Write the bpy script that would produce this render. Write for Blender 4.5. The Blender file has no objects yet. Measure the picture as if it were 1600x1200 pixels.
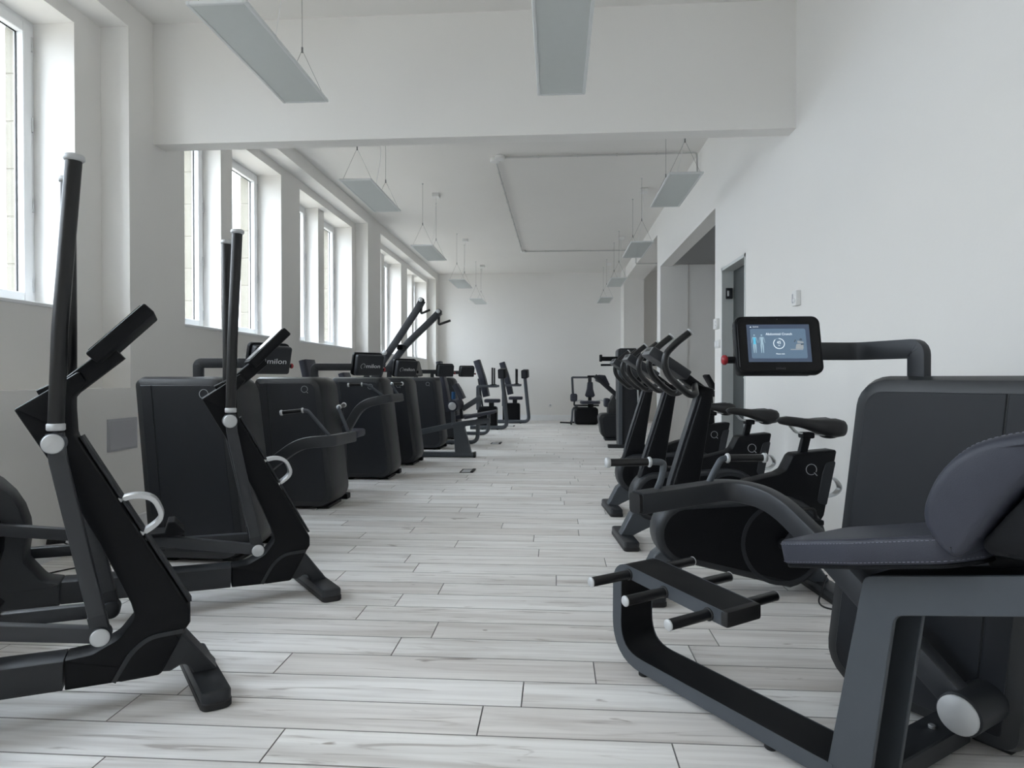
import bpy, bmesh, math, random
from mathutils import Vector, Matrix
from mathutils.geometry import tessellate_polygon
random.seed(7)
C = bpy.context.scene.collection
R = math.radians
SC = bpy.context.scene

# ------------------------------------------------------------------ camera
cam_d = bpy.data.cameras.new('camera')
cam_d.sensor_width = 36.0
cam_d.lens = 36.0 * 1000.0 / 1600.0
cam_d.clip_start = 0.05
cam = bpy.data.objects.new('camera', cam_d)
C.objects.link(cam)
cam.location = (0, 0, 1.05)
cam.rotation_euler = (math.pi / 2 - math.atan(0.010), 0, math.atan(0.068))
SC.camera = cam

# ------------------------------------------------------------------ world: bright hazy daylight sky
SKY = 9.0
world = bpy.data.worlds.new('world')
SC.world = world
world.use_nodes = True
wn, wl = world.node_tree.nodes, world.node_tree.links
wn.clear()
w_out = wn.new('ShaderNodeOutputWorld')
w_bg = wn.new('ShaderNodeBackground')
w_co = wn.new('ShaderNodeTexCoord')
w_no = wn.new('ShaderNodeTexNoise')
w_no.inputs['Scale'].default_value = 2.2
w_no.inputs['Detail'].default_value = 5
w_ra = wn.new('ShaderNodeValToRGB')
w_ra.color_ramp.elements[0].position = 0.35
w_ra.color_ramp.elements[0].color = (0.66, 0.81, 1.0, 1)
w_ra.color_ramp.elements[1].position = 0.62
w_ra.color_ramp.elements[1].color = (0.88, 0.945, 1.0, 1)
wl.new(w_co.outputs['Generated'], w_no.inputs['Vector'])
wl.new(w_no.outputs['Fac'], w_ra.inputs['Fac'])
wl.new(w_ra.outputs['Color'], w_bg.inputs['Color'])
# standard overcast sky: luminance rises from the horizon to the zenith as (1 + 2 sin(elevation)) / 3
w_sep = wn.new('ShaderNodeSeparateXYZ')
w_max = wn.new('ShaderNodeMath'); w_max.operation = 'MAXIMUM'; w_max.inputs[1].default_value = 0.0
w_cie = wn.new('ShaderNodeMath'); w_cie.operation = 'MULTIPLY_ADD'; w_cie.inputs[1].default_value = SKY * 2 / 3; w_cie.inputs[2].default_value = SKY / 3
wl.new(w_co.outputs['Generated'], w_sep.inputs['Vector'])
wl.new(w_sep.outputs['Z'], w_max.inputs[0])
wl.new(w_max.outputs[0], w_cie.inputs[0])
wl.new(w_cie.outputs[0], w_bg.inputs['Strength'])
wl.new(w_bg.outputs['Background'], w_out.inputs['Surface'])

# ------------------------------------------------------------------ view + sampling quality
SC.view_settings.view_transform = 'Standard'
SC.view_settings.look = 'None'
SC.view_settings.gamma = 1.0
SC.view_settings.use_curve_mapping = False
SC.view_settings.exposure = 1.20
SC.cycles.use_denoising = True
SC.cycles.max_bounces = 12
SC.cycles.diffuse_bounces = 8
SC.cycles.glossy_bounces = 4
SC.cycles.transparent_max_bounces = 12
SC.cycles.sample_clamp_indirect = 8.0

# ------------------------------------------------------------------ room dimensions (metres)
XL, XREC, XFR, XOUT = -2.90, -3.10, -3.38, -3.58      # left wall face, niche face, window frame, outside face
XR = 1.62                                             # right wall face
YB, YF = 15.68, -4.20                                 # far wall, wall behind the camera
ZC = 3.60                                             # ceiling
ZLEDGE, ZSILL, ZHEAD, ZNICHE = 0.98, 1.497, 3.34, 3.44
PIERS = [(-1.45, -0.80), (4.19, 4.84), (9.76, 10.48), (15.40, YB)]
PER = 5.64
OPEN = []                                             # (near, far) edges of each paired window opening
for k in (-1, 0, 1):
    OPEN += [(5.08 + PER * k, 7.07 + PER * k), (7.60 + PER * k, 9.59 + PER * k)]
OPEN = [(max(a, YF + 0.3), b) for a, b in OPEN if b > YF + 1.0]
OPEN.insert(0, (-3.68, -1.69))  # unseen pair behind the camera, added to bring in more daylight
MUL = lambda o: (o[1] - 1.125, o[1] - 0.905)           # the set-back mullion pier of an opening

# daylight portals in the window openings (they only guide the sky's own light)
for a, b in OPEN:
    ld = bpy.data.lights.new('window_daylight_portal', 'AREA')
    ld.shape = 'RECTANGLE'
    ld.size, ld.size_y = ZHEAD - ZSILL, b - a
    ld.cycles.is_portal = True
    lo = bpy.data.objects.new('window_daylight_portal', ld)
    C.objects.link(lo)
    lo.location = (XOUT - 0.01, (a + b) / 2, (ZHEAD + ZSILL) / 2)
    lo.rotation_euler = (0, -math.pi / 2, 0)

# ================================================================== helpers
MATS = {}
def mat(name, col, rough=0.5, metal=0.0, noise=0.0, nscale=8.0, bump=0.0, bscale=200.0, emit=0.0, spec=0.5, coat=0.0):
    m = bpy.data.materials.new(name)
    m.use_nodes = True
    nt = m.node_tree
    b = nt.nodes['Principled BSDF']
    b.inputs['Base Color'].default_value = (*col, 1)
    b.inputs['Roughness'].default_value = rough
    b.inputs['Metallic'].default_value = metal
    b.inputs['Specular IOR Level'].default_value = spec
    b.inputs['Coat Weight'].default_value = coat
    tc = nt.nodes.new('ShaderNodeTexCoord')
    if noise:
        n = nt.nodes.new('ShaderNodeTexNoise')
        n.inputs['Scale'].default_value = nscale
        n.inputs['Detail'].default_value = 4
        mx = nt.nodes.new('ShaderNodeMix')
        mx.data_type = 'RGBA'
        mx.inputs['A'].default_value = (*[c * (1 - noise) for c in col], 1)
        mx.inputs['B'].default_value = (*[min(1, c * (1 + noise)) for c in col], 1)
        nt.links.new(tc.outputs['Object'], n.inputs['Vector'])
        nt.links.new(n.outputs['Fac'], mx.inputs['Factor'])
        nt.links.new(mx.outputs['Result'], b.inputs['Base Color'])
    if bump:
        n2 = nt.nodes.new('ShaderNodeTexNoise')
        n2.inputs['Scale'].default_value = bscale
        n2.inputs['Detail'].default_value = 3
        bp = nt.nodes.new('ShaderNodeBump')
        bp.inputs['Strength'].default_value = bump
        bp.inputs['Distance'].default_value = 0.002
        nt.links.new(tc.outputs['Object'], n2.inputs['Vector'])
        nt.links.new(n2.outputs['Fac'], bp.inputs['Height'])
        nt.links.new(bp.outputs['Normal'], b.inputs['Normal'])
    if emit:
        b.inputs['Emission Color'].default_value = (*col, 1)
        b.inputs['Emission Strength'].default_value = emit
        b.inputs['Base Color'].default_value = (*[c * 0.04 for c in col], 1)     # a dark panel that glows
    MATS[name] = m
    return m

mat('wall_paint', (0.815, 0.800, 0.775), 0.75, noise=0.02, nscale=1.5, bump=0.15, bscale=60)
mat('ceiling_paint', (0.79, 0.775, 0.75), 0.8, noise=0.03, nscale=1.0, bump=0.2, bscale=25)
mat('side_ceiling_shade', (0.30, 0.30, 0.30), 0.8, noise=0.03)  # dark grey holds the shade of a ceiling far from the windows
mat('grey_paint', (0.60, 0.62, 0.61), 0.5, noise=0.03)
mat('door_green_grey', (0.050, 0.056, 0.055), 0.5, noise=0.05, nscale=3, spec=0.3)
mat('pvc_white', (0.82, 0.83, 0.84), 0.35, noise=0.01)
mat('white_plastic', (0.78, 0.78, 0.77), 0.4, noise=0.02)
mat('stone', (0.20, 0.185, 0.15), 0.85, noise=0.12, nscale=9, bump=0.4, bscale=40)
mat('street', (0.22, 0.195, 0.16), 0.9, noise=0.1, nscale=0.3)
mat('plank_core', (0.34, 0.325, 0.31), 0.8, noise=0.1, nscale=30)
mat('subfloor', (0.045, 0.045, 0.045), 0.9, noise=0.05)
mat('shell', (0.0150, 0.0170, 0.0215), 0.45, noise=0.05, nscale=30, bump=0.12, bscale=900, spec=0.4)
mat('shell_edge', (0.0185, 0.0205, 0.0235), 0.38, noise=0.05, nscale=30, bump=0.12, bscale=900, spec=0.45)
mat('black_plastic', (0.0050, 0.0054, 0.0068), 0.48, noise=0.06, nscale=40, bump=0.12, bscale=900, spec=0.18)
mat('black_rubber', (0.010, 0.010, 0.011), 0.55, noise=0.08, nscale=60)
mat('grip_rubber', (0.007, 0.007, 0.008), 0.34, noise=0.05, nscale=60)
mat('graphite', (0.076, 0.086, 0.100), 0.42, metal=0.25, noise=0.04, nscale=30, bump=0.1, bscale=1200)
mat('graphite_mid', (0.040, 0.043, 0.049), 0.45, metal=0.2, noise=0.05, nscale=30, bump=0.1, bscale=1200)
mat('graphite_dark', (0.024, 0.0265, 0.031), 0.45, metal=0.2, noise=0.05, nscale=30, bump=0.1, bscale=1200)
mat('silver', (0.62, 0.63, 0.64), 0.38, metal=0.85, noise=0.03, nscale=40)
mat('silver_matt', (0.58, 0.59, 0.60), 0.5, metal=0.3, noise=0.03, nscale=40)
mat('leather', (0.036, 0.039, 0.055), 0.46, noise=0.10, nscale=25, bump=0.25, bscale=450, spec=0.4)
mat('stitch', (0.20, 0.20, 0.25), 0.7, noise=0.1)
mat('screen_glass', (0.004, 0.004, 0.005), 0.16, noise=0.02, spec=0.22)
mat('red_plastic', (0.30, 0.012, 0.020), 0.4, noise=0.05)
mat('blue_plastic', (0.02, 0.10, 0.25), 0.4, noise=0.05)
mat('lamp_frame', (0.72, 0.74, 0.74), 0.45, metal=0.1, noise=0.02)
mat('lamp_diffuser', (0.60, 0.63, 0.62), 0.6, noise=0.02, nscale=20)
mat('wire_steel', (0.22, 0.22, 0.22), 0.4, metal=0.6, noise=0.02)
mat('conduit_grey', (0.55, 0.55, 0.54), 0.5, noise=0.03)
mat('logo_silver', (0.42, 0.44, 0.46), 0.4, metal=0.3, noise=0.02)
mat('logo_white', (0.70, 0.72, 0.74), 0.5, noise=0.02)
mat('logo_dim', (0.05, 0.05, 0.055), 0.5, noise=0.02)
mat('panel_mid', (0.17, 0.175, 0.18), 0.45, noise=0.03)
mat('panel_grey', (0.46, 0.46, 0.49), 0.6, noise=0.02)
mat('lcd_back', (0.075, 0.11, 0.18), 0.3, emit=0.30, noise=0.0)
mat('lcd_card', (0.17, 0.27, 0.39), 0.3, emit=0.29)
mat('lcd_white', (0.75, 0.85, 0.92), 0.3, emit=0.55)
mat('lcd_body', (0.42, 0.60, 0.72), 0.3, emit=0.36)
mat('lcd_cyan', (0.12, 0.62, 0.90), 0.3, emit=0.36)
mat('lcd_dark', (0.09, 0.13, 0.18), 0.3, emit=0.25)
mat('lcd_pale', (0.45, 0.50, 0.53), 0.3, emit=0.30)

def glass_material():
    m = bpy.data.materials.new('window_glass')
    m.use_nodes = True
    nt = m.node_tree
    nt.nodes.clear()
    o = nt.nodes.new('ShaderNodeOutputMaterial')
    mx = nt.nodes.new('ShaderNodeMixShader')
    tr = nt.nodes.new('ShaderNodeBsdfTransparent')
    tr.inputs['Color'].default_value = (0.97, 0.97, 0.965, 1)
    gl = nt.nodes.new('ShaderNodeBsdfGlossy')
    gl.inputs['Roughness'].default_value = 0.02
    mx.inputs['Fac'].default_value = 0.045
    nt.links.new(tr.outputs['BSDF'], mx.inputs[1])
    nt.links.new(gl.outputs['BSDF'], mx.inputs[2])
    nt.links.new(mx.outputs['Shader'], o.inputs['Surface'])
    MATS['window_glass'] = m
glass_material()

def plank_material():
    m = bpy.data.materials.new('pale_oak_plank')
    m.use_nodes = True
    nt = m.node_tree
    N, L = nt.nodes, nt.links
    b = N['Principled BSDF']
    b.inputs['Roughness'].default_value = 0.42
    geo = N.new('ShaderNodeNewGeometry')
    at = N.new('ShaderNodeAttribute')
    at.attribute_name = 'tone'
    sep = N.new('ShaderNodeSeparateXYZ')
    L.new(geo.outputs['Position'], sep.inputs['Vector'])
    off = N.new('ShaderNodeMath'); off.operation = 'MULTIPLY'; off.inputs[1].default_value = 57.0
    L.new(at.outputs['Fac'], off.inputs[0])
    def coords(sx, sy):
        ax = N.new('ShaderNodeMath'); ax.operation = 'MULTIPLY'; ax.inputs[1].default_value = sx
        ay = N.new('ShaderNodeMath'); ay.operation = 'MULTIPLY'; ay.inputs[1].default_value = sy
        L.new(sep.outputs['X'], ax.inputs[0]); L.new(sep.outputs['Y'], ay.inputs[0])
        cb = N.new('ShaderNodeCombineXYZ')
        L.new(ax.outputs[0], cb.inputs[0]); L.new(ay.outputs[0], cb.inputs[1]); L.new(off.outputs[0], cb.inputs[2])
        return cb
    def noise(co, detail, dist=0.0):
        n = N.new('ShaderNodeTexNoise')
        n.inputs['Scale'].default_value = 1.0
        n.inputs['Detail'].default_value = detail
        n.inputs['Distortion'].default_value = dist
        L.new(co.outputs[0], n.inputs['Vector'])
        return n
    def ramp(src, stops):
        r = N.new('ShaderNodeValToRGB')
        r.color_ramp.elements[0].position, r.color_ramp.elements[0].color = stops[0][0], (*stops[0][1], 1)
        r.color_ramp.elements[1].position, r.color_ramp.elements[1].color = stops[-1][0], (*stops[-1][1], 1)
        for p, c in stops[1:-1]:
            e = r.color_ramp.elements.new(p); e.color = (*c, 1)
        L.new(src, r.inputs['Fac'])
        return r
    def mult(a, bb, f=1.0):
        x = N.new('ShaderNodeMix'); x.data_type = 'RGBA'; x.blend_type = 'MULTIPLY'
        x.inputs['Factor'].default_value = f
        L.new(a, x.inputs['A']); L.new(bb, x.inputs['B'])
        return x.outputs['Result']
    base = ramp(at.outputs['Fac'], [(0.0, (0.81, 0.775, 0.745)), (0.35, (0.86, 0.835, 0.81)), (0.7, (0.90, 0.88, 0.86)), (1.0, (0.935, 0.92, 0.90))])
    grain = ramp(noise(coords(2.2, 75), 6, 0.4).outputs['Fac'], [(0.30, (0.90, 0.895, 0.89)), (0.60, (1, 1, 1))])
    broad = ramp(noise(coords(0.9, 13), 4, 0.9).outputs['Fac'], [(0.34, (0.80, 0.78, 0.765)), (0.48, (0.96, 0.957, 0.955)), (0.62, (1.05, 1.05, 1.05))])
    streak = ramp(noise(coords(2.0, 22), 5, 1.6).outputs['Fac'], [(0.30, (0.58, 0.55, 0.535)), (0.365, (0.88, 0.87, 0.86)), (0.44, (1, 1, 1))])
    knot = ramp(noise(coords(5.0, 17), 2, 0.8).outputs['Fac'], [(0.225, (0.48, 0.44, 0.42)), (0.285, (1, 1, 1))])
    c = mult(base.outputs['Color'], grain.outputs['Color'])
    c = mult(c, broad.outputs['Color'])
    c = mult(c, streak.outputs['Color'], 0.85)
    c = mult(c, knot.outputs['Color'])
    L.new(c, b.inputs['Base Color'])
    bp = N.new('ShaderNodeBump')
    bp.inputs['Strength'].default_value = 0.12
    bp.inputs['Distance'].default_value = 0.001
    L.new(grain.outputs['Color'], bp.inputs['Height'])
    L.new(bp.outputs['Normal'], b.inputs['Normal'])
    MATS['plank'] = m
plank_material()

def rpoly(pts, r, n=4):
    """round the corners of a closed polygon; r is a number or a list"""
    out, k = [], len(pts)
    for i, p in enumerate(pts):
        ri = r[i] if isinstance(r, (list, tuple)) else r
        p = Vector(p); a = Vector(pts[i - 1]); b = Vector(pts[(i + 1) % k])
        if ri <= 0:
            out.append(tuple(p)); continue
        u, v = (a - p), (b - p)
        lu, lv = u.length, v.length
        u.normalize(); v.normalize()
        ang = math.acos(max(-1, min(1, u.dot(v))))
        if ang > math.pi - 0.02:
            out.append(tuple(p)); continue
        t = min(ri / math.tan(ang / 2), lu * 0.49, lv * 0.49)
        rr = t * math.tan(ang / 2)
        cen = p + (u + v).normalized() * (rr / math.sin(ang / 2))
        s, e = p + u * t - cen, p + v * t - cen
        a0 = math.atan2(s.y, s.x); a1 = math.atan2(e.y, e.x)
        d = (a1 - a0 + math.pi) % (2 * math.pi) - math.pi
        for q in range(n + 1):
            th = a0 + d * q / n
            out.append((cen.x + rr * math.cos(th), cen.y + rr * math.sin(th)))
    return out

def smooth_loop(pts, n=5):
    """closed Catmull-Rom curve through pts"""
    out, k = [], len(pts)
    for i in range(k):
        p0, p1, p2, p3 = (Vector(pts[(i + j) % k]) for j in (-1, 0, 1, 2))
        for q in range(n):
            t = q / n
            out.append(tuple(0.5 * ((2 * p1) + (p2 - p0) * t + (2 * p0 - 5 * p1 + 4 * p2 - p3) * t * t + (3 * p1 - p0 - 3 * p2 + p3) * t ** 3)))
    return out
def inset(pts, d):
    k = len(pts)
    area = sum(pts[i - 1][0] * pts[i][1] - pts[i][0] * pts[i - 1][1] for i in range(k))
    sgn = 1 if area > 0 else -1
    out = []
    for i in range(k):
        p0, p, p1 = Vector(pts[i - 1]), Vector(pts[i]), Vector(pts[(i + 1) % k])
        e0, e1 = (p - p0), (p1 - p)
        if e0.length < 1e-7: e0 = e1
        if e1.length < 1e-7: e1 = e0
        e0.normalize(); e1.normalize()
        n0, n1 = Vector((-e0.y, e0.x)) * sgn, Vector((-e1.y, e1.x)) * sgn
        m = n0 + n1
        if m.length < 1e-6: m = n0.copy()
        m.normalize()
        out.append(tuple(p + m * (d / max(0.35, m.dot(n0)))))
    return out

def fillet(path, r, n=5):
    """round the inner corners of an open 3-D path"""
    P = [Vector(p) for p in path]
    out = [P[0]]
    for i in range(1, len(P) - 1):
        ri = r[i - 1] if isinstance(r, (list, tuple)) else r
        u, v = (P[i - 1] - P[i]), (P[i + 1] - P[i])
        t = min(ri, u.length * 0.48, v.length * 0.48)
        a, b = P[i] + u.normalized() * t, P[i] + v.normalized() * t
        for q in range(n + 1):
            s = q / n
            out.append(a * (1 - s) ** 2 + P[i] * 2 * s * (1 - s) + b * s * s)
    out.append(P[-1])
    return out

class MB:
    """collects vertices and faces of ONE mesh"""
    def __init__(self):
        self.v, self.f = [], []
    def add(self, v, f):
        o = len(self.v)
        self.v += [tuple(p) for p in v]
        self.f += [tuple(i + o for i in q) for q in f]
        return self
    def rings(self, rings, cap0=True, cap1=True, closed=True):
        o = len(self.v); n = len(rings[0])
        for r in rings: self.v += [tuple(p) for p in r]
        for k in range(len(rings) - 1):
            for i in range(n if closed else n - 1):
                j = (i + 1) % n
                self.f.append((o + k * n + i, o + k * n + j, o + (k + 1) * n + j, o + (k + 1) * n + i))
        if cap0: self.f.append(tuple(o + i for i in reversed(range(n))))
        if cap1: self.f.append(tuple(o + (len(rings) - 1) * n + i for i in range(n)))
        return self
    def box(self, x0, x1, y0, y1, z0, z1):
        v = [(x, y, z) for z in (z0, z1) for y in (y0, y1) for x in (x0, x1)]
        return self.add(v, [(0, 2, 3, 1), (4, 5, 7, 6), (0, 1, 5, 4), (2, 6, 7, 3), (0, 4, 6, 2), (1, 3, 7, 5)])
    def rbox(self, x0, x1, y0, y1, z0, z1, b=0.01, seg=2, M=None):
        bm = bmesh.new()
        bmesh.ops.create_cube(bm, size=1)
        for q in bm.verts:
            q.co = Vector(((x0 + x1) / 2 + q.co.x * (x1 - x0), (y0 + y1) / 2 + q.co.y * (y1 - y0), (z0 + z1) / 2 + q.co.z * (z1 - z0)))
        bmesh.ops.bevel(bm, geom=list(bm.edges), offset=b, segments=seg, affect='EDGES', profile=0.5)
        if M: bmesh.ops.transform(bm, matrix=M, verts=bm.verts)
        bm.verts.index_update()
        self.add([q.co for q in bm.verts], [[q.index for q in f.verts] for f in bm.faces])
        bm.free()
        return self
    def prism(self, poly, a, b, ch=0.0, plane='xz', seg=1):
        """polygon in a plane, extruded from a to b along the third axis, edges chamfered/rounded by ch"""
        put = {'xz': lambda p, t: (p[0], t, p[1]), 'xy': lambda p, t: (p[0], p[1], t), 'yz': lambda p, t: (t, p[0], p[1])}[plane]
        if ch > 0:
            st = [(a + ch * (1 - math.cos(math.pi / 2 * k / seg)), ch * (1 - math.sin(math.pi / 2 * k / seg))) for k in range(seg + 1)]
            st += [(a + b - t, d) for t, d in reversed(st)]
        else:
            st = [(a, 0), (b, 0)]
        o, n = len(self.v), len(poly)
        self.rings([[put(p, t) for p in (inset(poly, d) if d > 1e-6 else poly)] for t, d in st], False, False)
        last = o + (len(st) - 1) * n
        for tr in tessellate_polygon([[Vector((p[0], p[1], 0)) for p in poly]]):
            self.f.append(tuple(o + i for i in tr))
            self.f.append(tuple(last + i for i in tr))
        return self
    def sweep(self, path, prof, n0, cap=True):
        """profile (2-D closed) swept along a 3-D path by parallel transport; n0 = direction of profile's second axis"""
        P = [Vector(p) for p in path]
        N = Vector(n0)
        rs = []
        for i, p in enumerate(P):
            t = ((P[i + 1] - p).normalized() if i < len(P) - 1 else Vector()) + ((p - P[i - 1]).normalized() if i else Vector())
            t.normalize()
            N = (N - t * N.dot(t)).normalized()
            S = t.cross(N)
            pr = prof(i / (len(P) - 1)) if callable(prof) else prof
            rs.append([p + S * a + N * b for a, b in pr])
        return self.rings(rs, cap, cap)
    def tube(self, path, r, n=12, cap=True):
        P = [Vector(p) for p in path]
        d = (P[1] - P[0]).normalized()
        n0 = Vector((0, 0, 1)) if abs(d.z) < 0.9 else Vector((0, 1, 0))
        f = (lambda s: [(r(s) * math.cos(2 * math.pi * k / n), r(s) * math.sin(2 * math.pi * k / n)) for k in range(n)]) if callable(r) else [(r * math.cos(2 * math.pi * k / n), r * math.sin(2 * math.pi * k / n)) for k in range(n)]
        return self.sweep(P, f, n0, cap)
    def bar(self, path, w, h, n0=(0, 0, 1), ch=0.006):
        return self.sweep(path, rpoly([(-w / 2, -h / 2), (w / 2, -h / 2), (w / 2, h / 2), (-w / 2, h / 2)], ch, 2), n0)
    def disc(self, c, ax, r, t, n=28, ch=0.003):
        """short rounded cylinder centred at c along axis ax"""
        c, ax = Vector(c), Vector(ax).normalized()
        path = [c - ax * t / 2, c - ax * (t / 2 - ch), c + ax * (t / 2 - ch), c + ax * t / 2]
        rad = [r - ch, r, r, r - ch]
        u = ax.orthogonal().normalized(); w = ax.cross(u)
        return self.rings([[p + (u * math.cos(2 * math.pi * k / n) + w * math.sin(2 * math.pi * k / n)) * q for k in range(n)] for p, q in zip(path, rad)])
    def ball(self, c, rx, ry, rz, n=16, m=10):
        rs = []
        for k in range(1, m):
            th = math.pi * k / m
            rs.append([(c[0] + rx * math.sin(th) * math.cos(2 * math.pi * i / n), c[1] + ry * math.sin(th) * math.sin(2 * math.pi * i / n), c[2] - rz * math.cos(th)) for i in range(n)])
        return self.rings(rs)
    def mesh(self, name):
        me = bpy.data.meshes.new(name)
        me.from_pydata(self.v, [], self.f)
        bm = bmesh.new(); bm.from_mesh(me)
        bmesh.ops.recalc_face_normals(bm, faces=bm.faces)
        bm.to_mesh(me); bm.free()
        return me
    def build(self, name, m, parent=None, smooth=34):
        me = self.mesh(name)
        me.materials.append(MATS[m])
        if smooth:
            me.polygons.foreach_set('use_smooth', [True] * len(me.polygons))
            me.set_sharp_from_angle(angle=R(smooth))
        o = bpy.data.objects.new(name, me)
        C.objects.link(o)
        if parent: o.parent = parent
        return o

def tag(o, label=None, cat=None, group=None, kind=None):
    if label: o['label'] = label
    if cat: o['category'] = cat
    if group: o['group'] = group
    if kind: o['kind'] = kind
    return o
def thing(name, label, cat, loc=(0, 0, 0), ang=0.0, group=None):
    o = bpy.data.objects.new(name, None)
    o.empty_display_size = 0.1
    C.objects.link(o)
    o.location = loc
    o.rotation_euler = (0, 0, ang)
    return tag(o, label, cat, group)
def copy_tree(o, parent=None):
    c = o.copy(); C.objects.link(c); c.parent = parent
    for ch in list(o.children): copy_tree(ch, c)
    return c
def text_mesh(body, size, origin, right, up, m, parent, name='lettering', xs=1.0, depth=0.0008, align='CENTER'):
    cu = bpy.data.curves.new('t', 'FONT')
    cu.body, cu.size, cu.align_x, cu.align_y, cu.extrude = body, size, align, 'CENTER', depth
    cu.resolution_u = 3
    t = bpy.data.objects.new('t', cu); C.objects.link(t)
    dg = bpy.context.evaluated_depsgraph_get()
    me = bpy.data.meshes.new_from_object(t.evaluated_get(dg))
    bpy.data.objects.remove(t); bpy.data.curves.remove(cu)
    r, u = Vector(right).normalized(), Vector(up).normalized()
    n = r.cross(u)
    for v in me.vertices:
        v.co = Vector(origin) + r * v.co.x * xs + u * v.co.y + n * v.co.z
    me.materials.clear(); me.materials.append(MATS[m])
    o = bpy.data.objects.new(name, me); C.objects.link(o); o.parent = parent
    return o
def plate(mb, pts, o, r, u, t):
    """flat outline pts (a,b) on the plane o,r,u with thickness t"""
    o, r, u = Vector(o), Vector(r).normalized(), Vector(u).normalized()
    n = r.cross(u)
    return mb.rings([[o + r * a + u * b for a, b in pts], [o + r * a + u * b + n * t for a, b in pts]])
def circle(cx, cy, r, n=24, a0=0, a1=2 * math.pi):
    return [(cx + r * math.cos(a0 + (a1 - a0) * k / n), cy + r * math.sin(a0 + (a1 - a0) * k / n)) for k in range(n)]
def annulus(mb, cx, cy, r0, r1, o, r, u, t, a0=0.0, a1=2 * math.pi, n=32):
    full = abs(a1 - a0) > 6.28
    o, r, u = Vector(o), Vector(r).normalized(), Vector(u).normalized()
    nn = r.cross(u)
    rs = []
    for k in range(n + 1):
        a = a0 + (a1 - a0) * k / n
        c, s = math.cos(a), math.sin(a)
        rs.append([o + r * (cx + q * c) + u * (cy + q * s) + nn * h for q, h in ((r0, 0), (r1, 0), (r1, t), (r0, t))])
    return mb.rings(rs, not full, not full)
def q_logo(origin, right, up, rad, parent, m='logo_silver'):
    mb = MB()
    annulus(mb, 0, 0, rad * 0.92, rad * 1.04, origin, right, up, 0.0012, R(-30), R(300), 30)
    plate(mb, [(rad * 0.45, -rad * 0.62), (rad * 0.56, -rad * 0.52), (rad * 1.15, -rad * 1.12), (rad * 1.05, -rad * 1.22)], origin, right, up, 0.0012)
    mb.build('logo', m, parent, 0)

# ================================================================== THE SETTING
# ---- floor: slab + planks
floor = tag(MB().box(-3.2, 6.0, YF - 0.2, YB + 0.2, -0.16, -0.006).build('floor', 'subfloor', None, 0), 'pale grey oak plank floor of the gym', 'floor', kind='structure')
PW, PL, GAP, ROWGAP = 0.1715, 1.14, 0.0024, 0.0031
ROW0 = 2.37
known = {}
def floorx(px, py):
    d = 1.05 / ((py - 590) / 1000.0)
    u = (px - 800) / 1000.0
    return d * (u * 0.9977 - 0.0678), d * (0.9977 + u * 0.0678)
JOINTS = [(-0.62, 2.46), (-1.0, 2.28), (0.13, 2.29), (-0.548, 2.20), (-0.23, 2.02), (-0.806, 1.83), (0.10, 1.75), (-0.50, 2.63), (-1.35, 1.75)]
rows = {}
for x, y in JOINTS: rows.setdefault(math.floor((y - ROW0) / PW), []).append(x)
k0, k1 = math.floor((YF - ROW0) / PW), math.ceil((YB - ROW0) / PW)
rest = MB(); rest_tone = []
planks = []
for k in range(k0, k1 + 1):
    y0, y1 = ROW0 + k * PW, ROW0 + (k + 1) * PW
    x = rows[k][0] if k in rows else random.uniform(0, PL)
    while x > XL: x -= PL
    a = x
    while a < XR:
        xa, xb = max(a, XL - 0.02), min(a + PL, XR + 0.02)
        if xb - xa > 0.03:
            planks.append((xa + GAP / 2, xb - GAP / 2, max(y0, YF) + ROWGAP / 2, min(y1, YB) - ROWGAP / 2, random.random()))
        a += PL
def plank_faces(mb, p):
    x0, x1, y0, y1, t = p
    e = 0.0012
    v = [(x0, y0, -0.006), (x1, y0, -0.006), (x1, y1, -0.006), (x0, y1, -0.006), (x0, y0, -e), (x1, y0, -e), (x1, y1, -e), (x0, y1, -e),
         (x0 + e, y0 + e, 0), (x1 - e, y0 + e, 0), (x1 - e, y1 - e, 0), (x0 + e, y1 - e, 0)]
    f = [(8, 9, 10, 11)] + [(a, (a + 1) % 4, (a + 1) % 4 + 4, a + 4) for a in range(4)] + [(a + 4, (a + 1) % 4 + 4, (a + 1) % 4 + 8, a + 8) for a in range(4)]
    mb.add(v, f)
    return len(f)
near = sorted([p for p in planks if 1.2 < p[3]], key=lambda p: p[2])[:298]
near_set = set(near)
def plank_obj(mb, tones, name):
    me = bpy.data.meshes.new(name)
    me.from_pydata(mb.v, [], mb.f)
    me.materials.append(MATS['plank']); me.materials.append(MATS['plank_core'])
    me.polygons.foreach_set('material_index', [0 if i % 9 == 0 else 1 for i in range(len(me.polygons))])
    at = me.attributes.new('tone', 'FLOAT', 'FACE')
    at.data.foreach_set('value', tones)
    o = bpy.data.objects.new(name, me); C.objects.link(o); o.parent = floor
    return o
for p in near:
    mb = MB(); n = plank_faces(mb, p)
    plank_obj(mb, [p[4]] * n, 'plank')
for p in planks:
    if p not in near_set:
        rest_tone += [p[4]] * plank_faces(rest, p)
k = k0                                     # floor of the rooms beyond the right wall
for k in range(math.floor((5.0 - ROW0) / PW), k1 + 1):
    y0 = ROW0 + k * PW
    a = XR + 0.02 - random.uniform(0, PL)
    while a < 5.4:
        xa, xb = max(a, XR + 0.021), min(a + PL, 5.4)
        if xb - xa > 0.03:
            t = random.random()
            rest_tone += [t] * plank_faces(rest, (xa + GAP / 2, xb - GAP / 2, y0 + GAP / 2, min(y0 + PW, YB) - GAP / 2, t))
        a += PL
tag(plank_obj(rest, rest_tone, 'plank_field'), kind='stuff')

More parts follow.
